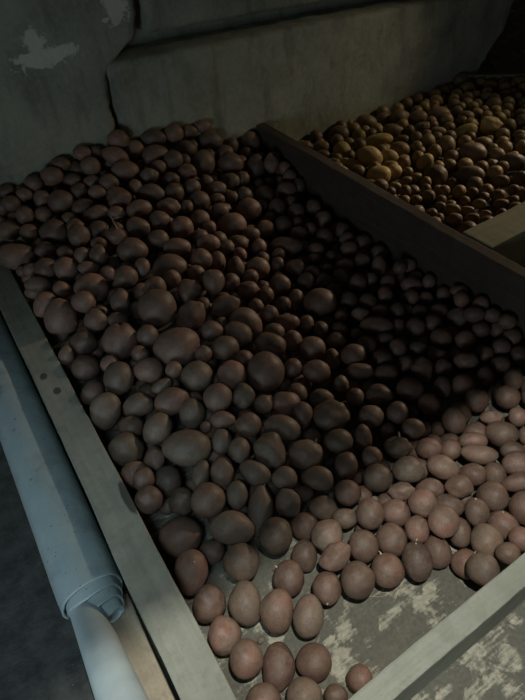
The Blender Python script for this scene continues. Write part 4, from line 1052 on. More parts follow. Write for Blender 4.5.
tag(build_mass("""9763 8431 550 237 237 216 -129 -6 -45;10487 11488 572 292 286 277 -153 -26 154;2139 14614 1999 240 270 227 -57 -15 163;10545 6248 936 238 212 222 -51 11 129;8687 6348 459 266 186 162 45 -8 -45;8945 12999 766 307 273 276 123 -2 144
5427 9240 989 282 277 268 -131 -29 -9;1603 17981 2796 268 238 249 65 15 -12;6208 13102 1336 267 262 254 116 53 156;4350 6046 672 209 209 195 -144 0 -36;7017 14884 1530 306 272 254 60 7 -29;7993 7607 490 276 193 190 134 5 138
3869 18276 3385 302 235 229 68 11 -17;7282 12900 1010 261 293 259 -56 -5 147;7340 13521 1126 332 266 235 -123 5 -32;2507 13573 1798 235 264 223 125 -14 160;9979 7549 494 259 230 229 -130 -8 -47;6719 13254 1219 356 259 232 124 -6 149
2000 11644 1608 270 216 208 50 14 -21;7633 4075 295 295 289 280 -141 -37 -43;4717 12297 1525 267 237 245 126 -8 153;6376 10200 860 233 233 208 -50 -3 146;10476 10692 550 310 304 294 4 63 33;7173 8578 590 252 247 239 -141 15 -60
9522 7835 501 230 230 210 -131 -6 -45;9693 9373 527 245 276 253 128 4 137;4163 8692 1224 229 204 203 136 -6 149;8667 8580 483 262 204 178 -49 4 138;10541 5979 585 244 244 213 -131 -12 -51;8930 12018 650 298 265 264 55 1 -37
8663 7804 419 198 255 193 48 -5 -43;10555 8551 685 210 240 214 -53 6 133;6112 16473 2387 308 239 210 -64 -8 155;10558 7947 562 207 236 211 51 -7 -47;10563 6692 1052 218 218 193 51 -10 -51;6165 11627 1078 257 252 244 136 -4 -9
1788 15174 1994 244 213 198 -58 -15 164;9209 10851 579 288 224 203 54 -1 -40;1150 18303 2943 292 227 201 114 -15 170;1239 10483 1332 248 243 236 79 -3 2;7328 11883 852 222 253 235 -54 -3 146;5595 10416 1050 229 229 203 -130 5 -32
8395 18268 2981 332 221 217 112 -7 153;5975 17032 2655 275 241 230 115 -9 157;8815 16401 1484 296 296 296 63 5 -31;10352 12424 623 291 285 276 -171 -1 -81;7790 4722 297 297 291 282 77 19 -82;7796 18279 2983 364 219 189 -112 7 -25
5233 7746 309 309 303 293 160 20 93;10158 9405 868 214 214 191 -126 -4 -44;7108 4737 200 196 192 186 -93 43 -118;3759 17506 2682 335 235 219 -65 -12 162;8093 10016 594 266 260 252 116 -1 -165;8366 15514 1327 318 311 302 -64 -40 158
1687 9351 930 270 265 257 -103 18 -120;10121 8188 486 207 207 182 -129 -6 -46;3068 12504 1459 298 292 283 -64 11 -94;10432 15639 1354 268 268 248 -117 3 -35;7583 8329 338 221 217 210 -90 -51 153;4815 16444 2588 239 234 227 -100 48 85
5979 15190 1949 241 236 229 -172 5 -82;6943 5435 225 225 221 214 147 -36 0;804 6655 300 218 213 207 -17 54 164;10142 11905 600 282 277 268 95 9 -1;8823 17568 2033 338 338 294 -114 6 -29;10513 15179 1117 256 292 260 118 -3 144
6184 14115 1608 228 228 205 -58 -7 152;9429 9845 522 217 217 191 128 3 138;4498 4386 221 221 217 210 -42 -3 -111;8627 11695 609 261 195 169 126 -1 143;7243 15462 1650 278 208 195 -61 -7 151;4361 18283 3228 238 238 227 112 -11 162
2763 14672 2131 273 212 205 122 -13 161;9428 18205 1937 325 318 309 118 -22 -6;3537 18247 2938 273 273 265 113 -12 164;7347 16347 1867 249 284 263 -63 -7 152;7577 9014 575 202 188 185 132 1 141;2721 11972 1364 298 292 283 39 35 66
6221 6930 284 284 279 270 -20 37 80;5682 13803 1602 287 255 261 -57 -8 153;2857 14087 1662 239 234 227 138 -21 71;4726 4864 223 223 219 212 -150 11 -100;6450 12693 1184 237 233 225 -88 4 107;671 15210 1817 210 210 183 -57 -18 166
10545 9429 775 246 216 202 54 -5 -46;10567 7459 998 253 169 154 128 9 130;10265 9602 335 324 318 308 73 -17 178;9463 13073 728 235 230 223 26 -67 6;5817 7515 322 244 239 232 103 -16 169;8026 11006 766 250 218 229 -53 -1 143
7639 12300 855 237 233 225 149 34 177;4779 7828 599 206 202 195 -44 18 -19;2482 15952 2229 289 284 275 -168 -23 177;479 14773 1329 300 294 285 -19 48 81;2262 7051 525 308 302 292 176 -19 88;3060 6929 524 313 307 298 57 -3 -99
7863 15523 1473 212 212 189 61 6 -30;2318 7355 1210 137 137 124 37 9 -29;9131 11475 618 196 196 190 55 0 -39;8603 11055 623 254 159 158 127 0 142;2992 5736 257 257 252 244 -81 -55 147;9829 17676 1627 296 290 281 -90 56 -80
6698 4847 401 213 213 203 -37 9 137;2465 16427 2316 256 192 184 61 14 -16;10532 16102 1449 237 271 237 -64 -3 144;9792 14725 908 247 242 234 91 -13 -34;6210 4570 266 266 261 253 40 -28 -151;9269 6186 201 201 197 191 137 -11 98
4787 3947 228 228 224 217 -6 -26 -98;9301 13568 797 225 220 213 -168 9 -82;6564 6604 349 209 205 199 -60 47 -106;7023 4265 241 241 236 229 -44 50 137;9849 5899 241 241 236 229 -23 21 87;7153 9081 425 253 248 240 -127 43 59
3117 15098 1629 273 268 260 -102 17 -172;9701 6831 291 246 241 233 179 -22 170;8553 14184 980 224 219 213 -3 -25 23;1148 11721 817 211 207 201 165 -45 -87;4219 10948 1416 195 251 186 50 8 -28;9720 15998 1170 225 225 222 -118 4 -33
2554 8448 949 213 208 202 -173 -60 107;9332 9560 224 224 219 213 16 31 106;868 18237 2523 262 294 274 -65 -16 170;2414 6108 534 230 225 218 98 -14 -61;5607 8313 324 324 317 308 -136 22 55;1747 12651 1263 300 294 285 -65 49 13
5890 4110 357 224 246 224 -33 9 139;448 15474 1725 182 182 161 -123 18 -13;4365 10216 1151 222 218 211 -43 -73 -54;6272 13731 1258 298 292 283 82 75 -157;8342 3259 565 204 227 196 -38 17 132;9462 8252 306 191 188 182 27 -7 -70
4415 5726 332 203 199 192 79 2 -48;8975 7096 200 191 187 181 -97 33 150;4367 14566 1550 315 309 299 137 -47 94;2980 7463 617 237 232 225 -157 -27 -33;9819 12077 241 241 236 229 88 -48 -163;10504 9038 536 227 223 216 173 39 176
8794 12528 531 259 253 246 19 -47 162;1051 17675 2276 260 228 232 -63 -16 168;3419 9303 1019 232 227 220 61 -26 -16;4968 5449 242 242 237 230 71 -17 73;6527 11511 574 241 236 229 17 -37 111;7038 17330 2408 275 269 261 175 -34 1
1198 12331 1096 269 264 256 60 15 131;8702 14935 1102 218 213 207 143 9 -66;8152 11735 602 259 259 229 54 2 -36;6661 4428 381 198 194 188 32 48 -111;7045 12334 973 229 224 217 9 -43 -79;1544 6565 569 209 205 198 9 86 -147
3861 11910 1312 217 212 206 -29 32 18;10225 15995 1090 220 215 209 70 -11 99;9289 16006 1254 215 211 205 -171 61 -16;2248 9171 1008 258 253 245 169 -75 87;5871 8881 252 252 247 239 153 11 -29;2637 7857 873 214 210 204 -93 34 -10
5697 6486 248 221 216 210 106 18 -126;6171 6382 200 197 193 187 -122 68 36;1285 16348 1857 227 223 216 156 -56 32;8868 5303 200 196 192 187 -114 64 168;4496 6669 489 252 247 239 167 -29 126;9385 11510 289 289 283 275 -68 37 52
1711 9808 776 216 212 205 163 17 169;4183 10647 1051 222 218 211 -136 16 5;721 9338 558 238 233 226 0 28 -44;3623 9823 1054 226 221 214 -9 -54 -83;7667 13241 583 296 290 281 118 -33 -10;9272 17252 1653 293 287 279 23 -8 -40
3622 15783 1990 240 235 228 175 31 -127;7333 11066 367 234 229 222 -73 44 -88;4037 15543 1968 216 212 205 104 11 -65;581 11818 718 316 310 300 -137 -45 -129;1530 18070 2351 218 214 207 140 47 -116;2566 5687 421 219 215 208 -112 -52 -84
5349 11021 805 243 238 231 159 -33 76;6166 16971 2130 316 310 300 -170 -27 -175;6872 15422 1354 251 246 239 -88 19 51;9896 8739 228 228 223 216 70 -27 10;10496 6539 508 291 286 277 108 -2 96;4682 18217 2751 230 225 218 -80 27 104
5574 17881 2472 192 188 182 -20 39 -123;1590 8828 663 250 245 238 83 24 25;2729 18083 2373 291 285 277 15 -57 -176;3560 6908 687 203 199 193 -130 -54 126;7938 16951 1597 203 199 193 -81 54 34;3516 5982 284 279 273 265 -175 -10 -134
3986 6197 285 239 235 227 98 -33 88;4861 11854 1516 234 234 223 -127 8 -28;3540 15217 2089 215 211 205 -120 2 -128;685 16949 1688 265 260 252 -165 0 -178;8356 13756 541 195 191 186 -68 50 -9;3981 3748 209 209 205 198 -117 -56 -104
5384 11590 684 300 294 285 52 28 113;5258 8692 578 191 187 182 88 -43 6;1218 14607 1212 308 301 292 -16 48 -77;5156 13215 1471 243 238 230 -70 -5 -178;3426 16995 2169 274 268 260 2 62 -147;6159 3056 275 203 199 193 54 -60 -179
3425 7493 596 215 211 205 45 -38 48;3352 8718 757 272 266 258 -144 -57 34;7388 13751 540 290 284 276 -163 -15 -147;4222 17732 2639 229 224 217 151 39 -72;2036 5531 350 210 206 199 -175 -35 0;10022 12488 242 227 222 215 99 25 -166
6712 11074 281 272 266 258 -130 0 178;9458 3951 513 297 291 282 -89 32 140;4001 7564 730 223 218 211 -152 64 -84;5278 4680 217 217 213 206 -7 3 128;3336 5428 211 211 207 201 -137 1 15;2384 12793 1417 302 296 287 91 56 50
4943 9292 713 223 219 212 -33 -25 -106;7820 9255 369 215 210 204 -138 -64 -37;10180 16869 1107 302 296 287 -115 72 -92;2649 13260 1522 193 189 183 -139 12 -5;7429 15400 1165 307 301 292 57 41 -141;8470 14545 663 270 265 257 -128 -1 42
9217 5762 301 318 212 202 44 -11 -47;9692 15550 872 234 229 222 -57 -38 -76;2249 15896 1575 259 254 246 96 38 13;2156 17788 1814 254 249 241 94 8 13;7960 12324 311 311 305 295 33 -40 32;10466 12842 325 325 319 309 -21 -84 27
8874 15991 1144 223 218 212 162 10 122;1493 11548 1080 244 240 232 -27 -25 -139;4754 15669 1962 240 235 228 -149 37 117;7975 15598 863 259 253 246 65 -6 0;8822 6609 224 224 220 213 -145 66 37;9360 12780 307 240 235 228 159 4 -101
509 7691 383 332 325 315 55 39 17;6887 7902 287 287 281 273 -41 -35 -137;8328 17390 1421 233 228 221 -77 -25 -130;10260 17370 1426 277 272 264 10 82 141;7828 18199 2412 260 254 247 18 45 167;10196 11121 365 229 224 218 62 -43 -71
1362 13660 1312 229 225 218 -127 35 -2;1822 10269 1040 226 221 215 6 24 -54;5321 14157 1248 247 242 235 165 -59 -174;10508 16758 1629 275 240 247 65 3 -35;633 18281 2105 193 189 184 -174 29 107;4521 5253 244 194 190 184 166 -10 -105
6908 12023 558 199 195 189 16 78 -177;7931 16007 1225 295 289 280 -58 -63 -129;9149 4595 203 203 199 193 16 45 -12;10159 5297 202 202 198 192 -36 50 101;7385 11992 302 302 296 287 -42 56 -113;4935 11131 1133 254 249 242 43 -13 113
1192 12807 957 232 227 220 96 15 -53;2599 15642 1813 243 238 231 70 -16 22;4274 13570 1562 216 212 206 42 -29 -134;1609 5720 281 281 276 267 -84 -8 -128;2120 16449 1620 215 211 204 -64 63 -72;8226 17685 2154 232 228 221 -15 17 -74
4481 11841 1169 282 276 268 -37 -25 -173;6898 6987 254 254 249 242 -37 5 27;9858 13876 385 232 227 220 86 7 104;6161 13197 771 190 186 181 -46 62 127;1626 18347 2815 226 169 156 -66 -15 169;9864 4874 207 207 202 196 -50 77 140
4453 9159 614 290 285 276 63 -8 92;3845 10154 1238 216 216 204 -132 8 -28;9021 11136 235 235 230 223 26 14 72;9852 13334 326 225 221 214 -63 7 -9;3158 5062 200 198 195 189 -72 65 124;7775 7443 203 203 199 193 -169 61 78
6659 10043 209 209 205 199 -119 -55 -172;1590 17641 2096 225 220 214 -153 45 -31;576 15646 1270 271 265 257 100 25 -170;1119 9241 813 200 196 190 -91 50 -34;5837 15527 1701 206 202 196 123 35 51;1341 8202 555 297 291 283 -9 -24 61
10476 16448 1152 219 215 208 -77 -31 -20;10220 15112 725 207 203 197 -61 -68 -23;4058 16782 2240 287 281 273 5 12 139;8309 10976 323 323 317 307 74 44 147;1111 8851 579 248 243 236 96 -31 81;8297 7193 367 165 192 155 -46 6 137
7111 11525 654 215 211 204 99 5 18;4964 11750 1027 231 227 220 120 -60 79;7558 10714 302 194 190 184 107 75 -64;6675 8793 230 230 225 218 -172 21 -175;8400 16499 1059 296 290 281 -51 5 148;8720 17820 1431 302 296 287 156 16 12
1357 17227 2000 198 194 188 -8 -1 62;10300 5729 289 212 208 201 -119 12 -101;4429 17263 2186 327 321 311 -128 28 172;4672 13098 1175 298 292 283 -103 51 -65;7906 11567 241 241 237 229 -2 55 -18;6324 8309 297 269 264 256 155 -28 150
10048 7903 202 202 198 192 103 9 107;6907 17263 1825 228 224 217 -110 20 148;1646 15487 1603 219 215 208 132 45 125;1753 15935 1680 226 222 215 -117 15 116;1208 17406 1610 264 259 251 79 -37 -17;1550 14169 1218 252 247 239 -36 -16 50
1814 14018 1654 199 195 189 80 -14 -113;9826 4251 287 242 237 230 -74 12 -71;910 10196 848 274 268 260 -84 22 -158;6251 5903 202 202 198 192 130 -1 35;10503 14473 405 275 270 261 179 25 50;795 14224 1290 269 264 256 -161 -17 -113
5148 3043 274 274 268 260 128 -17 56;8350 16927 1442 235 230 223 -35 11 -30;9795 11156 213 213 209 202 -71 73 -52;5145 16821 2077 202 198 192 -110 34 -3;6879 8397 220 220 216 209 -102 30 20;10530 14012 238 238 233 226 -128 65 178
7630 13993 929 228 224 217 -158 4 7;1118 13252 1204 220 216 209 -40 24 -75;2003 6124 513 191 188 182 -40 75 -42;3395 13271 1585 191 187 182 -154 -44 28;3460 16345 2065 289 283 275 73 -21 127;5312 7110 381 230 225 218 -33 21 -1
5382 12181 990 308 302 293 166 61 174;3732 10599 937 210 206 199 -122 33 134;5215 13571 1137 260 255 247 -106 -44 -46;7679 9667 207 207 202 196 97 -72 42;2054 7545 782 242 237 230 -5 24 1;9882 18268 1398 246 241 233 134 -22 63
3376 8201 694 255 250 242 -55 -20 -54;4064 8430 620 207 203 197 149 -66 59;5117 3625 214 214 210 204 -129 41 -150;5168 15023 1712 235 230 223 -76 -81 112;5398 16298 2069 244 239 231 -93 -4 -104;6759 9548 324 266 261 253 -84 -6 -154
6436 12511 754 234 229 222 -95 3 6;6470 17653 2236 216 211 205 148 6 107;6979 15963 1528 284 278 270 -137 69 -49;2489 10980 1027 211 207 200 -134 -30 108;6212 16110 1615 227 223 216 -100 -37 42;8909 11892 202 202 198 192 -26 35 -98
5325 5704 225 201 197 191 133 -3 -142;2479 18324 2842 253 197 179 66 14 -13;2653 6661 671 205 201 195 106 19 143;5859 14778 1258 236 231 224 -132 -21 -2;8992 15492 578 214 209 203 -48 30 171;2730 9232 1052 233 228 221 -160 -18 174
7897 14284 727 220 216 209 -148 57 -175;9617 9950 200 193 189 183 -79 -14 -113;1173 16530 1469 219 214 208 -135 44 111;2107 10616 930 242 237 229 -179 10 151;4211 7258 445 202 198 192 -31 1 -170;5751 18262 2306 234 229 222 -65 10 -178
8444 9811 361 201 197 191 -9 3 -75;10056 14440 640 198 194 188 -9 -80 132;7008 16727 1821 260 255 247 160 44 129;8829 18280 1736 236 231 224 44 11 24;3731 6585 403 243 238 231 6 -44 -15;4057 9222 903 190 186 181 129 53 -46
4385 11102 1070 223 219 212 4 10 101;4517 16452 2196 223 218 212 70 0 -108;7205 3332 294 223 219 212 18 -22 104;7528 2987 206 206 202 196 13 -46 11;8013 14699 594 201 197 191 -82 -68 -163;6191 9743 656 219 215 208 62 -43 -153
2716 16704 1977 212 208 201 -1 -26 -108;4880 16966 2336 199 195 189 -155 -54 -138;6060 11000 618 231 227 220 163 -57 -174;7047 7453 200 198 194 188 76 -41 50;9413 13323 359 218 213 207 -94 -34 -103;2660 11402 1091 214 210 204 -95 36 -40
4904 10654 673 245 240 233 -164 -66 79;810 11300 911 269 264 256 5 24 94;9183 7765 228 228 224 217 -153 -52 -65;8361 14156 408 210 206 200 136 25 -150;1367 15121 1505 242 237 230 -46 18 -13;2385 15030 1697 229 224 217 105 -31 -113
4070 5122 249 194 190 184 133 26 14;9146 13635 421 197 193 187 17 -28 8;5091 9758 521 229 224 217 177 66 -5;6741 18044 2453 259 254 246 -171 -61 3;671 17643 1805 225 221 214 55 -23 -171;4756 17753 2496 296 290 281 -127 -10 27
5195 17471 2438 227 223 216 120 -3 -71;5580 10275 653 197 193 187 41 -17 -153;9387 14501 518 212 207 201 -123 -59 125;10549 13360 285 206 202 196 150 -64 -42;3523 17656 2094 263 258 250 -177 -70 75;6751 12791 520 252 247 240 -157 3 104
7817 7938 202 202 198 192 -36 -6 148;2005 15187 1638 196 192 186 69 3 72;4244 8744 817 214 210 203 45 4 169;6013 10517 574 207 203 197 155 27 6;8809 12824 200 191 187 181 -136 0 105;5247 18231 2558 242 238 230 48 39 78
4949 8255 409 297 291 282 -94 26 -13;7418 16876 1546 266 261 253 106 -3 -106;8499 15996 845 261 256 248 171 8 -74;9865 15141 370 295 290 281 -119 4 124;1715 18117 1984 200 196 190 -144 53 31;3836 17292 2302 193 189 183 74 22 -98
6328 16421 1902 221 216 210 -37 -14 -70;2125 11171 986 206 202 196 91 5 -65;3365 14675 1596 208 204 198 -29 -77 135;4877 12497 993 296 290 281 -115 -21 -97;5861 12234 663 256 251 243 107 -36 54;6646 14497 935 192 189 183 -127 -19 45
9409 17595 1126 273 267 259 54 -25 -9;10301 4583 477 251 246 239 114 72 178;4009 18209 2662 270 265 256 4 -74 152;2665 14565 1693 231 227 220 -142 -44 -3;2988 17682 2178 229 225 218 -50 24 136;5381 5084 203 203 199 193 114 -63 -111
2459 14177 1408 247 242 235 91 37 -117;9889 15635 462 204 200 194 -124 -26 13;1077 17922 1879 236 232 224 -168 -34 -45;8849 14110 524 245 240 232 -153 22 -93;9613 17167 1126 208 204 198 35 34 23;10118 11598 232 232 227 220 -114 -31 -149
626 10594 630 273 268 259 1 -58 174;3134 6344 398 192 189 183 -116 -1 139;2948 17165 1894 285 279 270 -179 -64 43;5384 15992 1765 191 187 181 145 9 138;8470 11962 308 231 226 219 115 -33 -155;9820 16400 853 287 282 273 -15 -65 150
1651 13228 1116 230 225 218 -9 37 40;4769 15000 1586 193 189 184 -67 87 -89;8760 9322 200 195 191 186 111 -1 41;8997 16235 789 233 228 221 146 -40 3;9220 14181 288 212 207 201 168 69 63;9882 17704 1020 230 226 219 137 -41 38
6159 8655 561 202 198 192 143 35 137;1290 10963 981 209 205 199 -144 -24 -110;1965 14647 1565 212 208 202 -33 -7 -1;2141 16978 1896 202 198 192 169 9 -163;3495 18143 2352 290 285 276 129 54 -77;4628 13839 1550 230 226 219 -174 2 94
5695 9218 522 226 221 215 94 -6 -159;6114 11416 660 195 191 185 173 -42 -81;6245 14287 1204 232 228 221 52 -8 170;7770 11036 303 199 195 189 130 50 -117;8957 16963 1250 300 294 285 105 -54 -123;10302 15526 588 245 240 233 -34 -65 -41
4849 11403 799 192 188 182 54 54 -75;6275 9784 242 208 204 198 -131 -21 89;8106 3055 255 255 250 242 -153 26 102;1043 15631 1521 262 257 249 123 -20 30;1715 16832 1796 263 258 250 -147 59 179;2065 11820 1240 203 198 192 50 -53 -70
3432 10271 1139 194 190 184 66 -75 85;5598 17217 2323 267 261 253 -14 71 -120;6444 12945 834 197 193 187 72 25 -26;8502 15007 758 196 193 187 88 -12 41;9155 12292 278 243 238 231 112 -24 -95;10550 17152 907 223 219 212 7 -14 153
1596 16435 1519 222 217 211 14 -19 123;2518 16997 1777 195 191 186 -164 -51 30;4078 10271 824 218 214 207 -127 11 102;4242 15964 1865 270 265 256 80 0 -170;5110 12966 1029 190 186 181 85 43 49;5425 14618 1338 239 234 227 -76 -69 23
5667 13704 1036 234 230 223 -75 -51 147;6443 14967 1137 202 198 192 -31 47 -133;6964 12395 401 212 207 201 -110 21 104;9305 15177 452 205 201 194 72 4 -6;9669 14309 259 219 215 208 81 -71 1;7618 1904 633 291 285 276 107 12 18
8093 2408 700 327 321 311 60 29 102;8495 2830 677 263 258 250 -26 -43 -45;8786 2127 700 289 283 275 -66 52 30;9423 1959 690 339 333 322 34 -57 -166;9466 2845 610 340 333 323 6 -12 91;10299 2156 618 340 333 323 51 -65 -128
10105 2935 555 315 309 299 -162 -9 -165;10123 3707 499 333 327 317 13 -16 70;8875 3263 611 299 293 284 -164 32 -153;5112 10426 990 198 194 188 15 -62 -33;8952 2572 472 244 239 232 15 28 96;9385 15045 814 197 193 187 -6 10 43
9184 17825 1676 208 204 197 168 -15 -161;9771 3270 347 208 204 198 0 71 -148;10532 7262 321 205 200 194 5 23 -65;1600 7731 745 211 207 201 -123 -33 -9;2114 6527 615 204 200 193 79 10 -64;2196 13782 1506 203 199 193 -172 -22 64
2074 18289 2066 214 209 203 136 15 -175;2534 17699 2079 221 217 210 -76 44 -5;2964 8293 932 232 227 220 88 60 10;2950 10541 1207 236 232 225 117 -39 99;2895 13563 1596 204 200 194 -25 -41 -42;3422 11824 1353 200 196 190 167 -19 -147
3581 14319 1752 246 241 233 -89 -44 -124;3725 11107 1209 198 195 189 -119 -37 121;4079 15040 1869 230 226 219 -47 -66 79;5191 10126 735 197 193 187 -4 -20 -2;5546 13158 1146 225 221 214 -22 54 -130;6249 18233 2403 275 270 261 79 17 164
6649 10605 444 198 194 188 41 19 150;6749 13562 875 225 220 213 24 -63 24;7152 2339 246 191 187 181 47 71 -70;7155 17577 2043 192 188 182 90 -18 -169;7223 18135 2154 214 210 203 129 48 138;7356 1870 219 219 214 208 31 -54 175
7583 2517 290 284 278 270 -155 37 4;7349 14477 915 194 190 185 120 43 156;7927 1882 257 201 197 191 -109 -60 25;8347 2080 296 259 254 246 104 -8 -5;8371 2613 295 204 200 194 -168 43 102;8237 3774 205 205 201 195 -70 -35 -74
8415 13121 442 327 320 311 -130 -24 -133;8404 18245 1859 209 205 199 -59 -9 -22;9004 3494 202 202 198 192 -85 65 109;8866 8844 200 195 191 185 26 -3 -51;8906 10680 239 239 234 227 -13 -5 -72;9390 2310 267 215 211 204 72 39 150
9335 15902 816 238 233 226 -166 11 151;9846 2448 269 269 263 255 59 -35 -120;10343 3202 200 194 190 184 103 54 -28;10375 16066 684 224 219 212 -153 -39 26;10379 17820 1125 282 277 268 56 -18 -179;10471 4089 306 306 300 291 40 23 -8
676 8444 479 281 276 267 89 17 -61;656 13258 921 295 289 280 -79 44 156;726 13756 1010 229 224 217 156 63 -129;761 16274 1383 218 214 207 -127 36 -149;1534 10527 799 237 233 226 -45 32 -25;2138 8821 755 194 190 185 43 -46 -178
2458 18268 1939 193 189 183 142 -9 45;3050 15796 1714 244 239 232 79 2 -123;3578 12666 1277 207 203 197 -99 15 -156;3591 13736 1459 245 240 233 -31 34 -114;4020 11526 1019 236 231 224 123 53 -146;4380 12295 1078 202 198 192 20 67 -88
5265 6511 222 222 218 211 79 -17 -127;5548 3261 200 194 190 184 0 -9 136;5750 3654 202 202 197 191 112 -61 152;5569 9602 389 211 206 200 -121 37 -167;6112 15128 1290 205 201 194 75 10 -148;6688 13227 622 201 197 191 -148 22 -142
6500 17346 1954 207 203 197 56 -27 160;7192 10697 200 196 192 186 -77 -20 120;7166 14912 891 282 276 268 -83 40 -106;7912 16489 1223 193 189 183 -67 -24 81;8036 17773 1641 297 291 282 -25 -52 22;8391 8387 235 235 231 223 36 -5 48
8341 11527 204 204 200 194 -154 -49 -19;8937 1906 285 285 279 270 166 40 -64;8972 13282 257 257 252 244 -163 12 -155;8873 14640 412 217 212 206 -76 28 -142;9282 10236 256 256 251 243 147 13 -170;9915 1961 237 237 232 225 -80 60 29
10343 14974 291 221 217 210 166 17 -106;10054 17338 865 210 206 199 133 -4 102""", 'red_potato_heap', M_RED, 71), 'smaller red potatoes filling the heap between and under the bigger ones', 'potatoes')
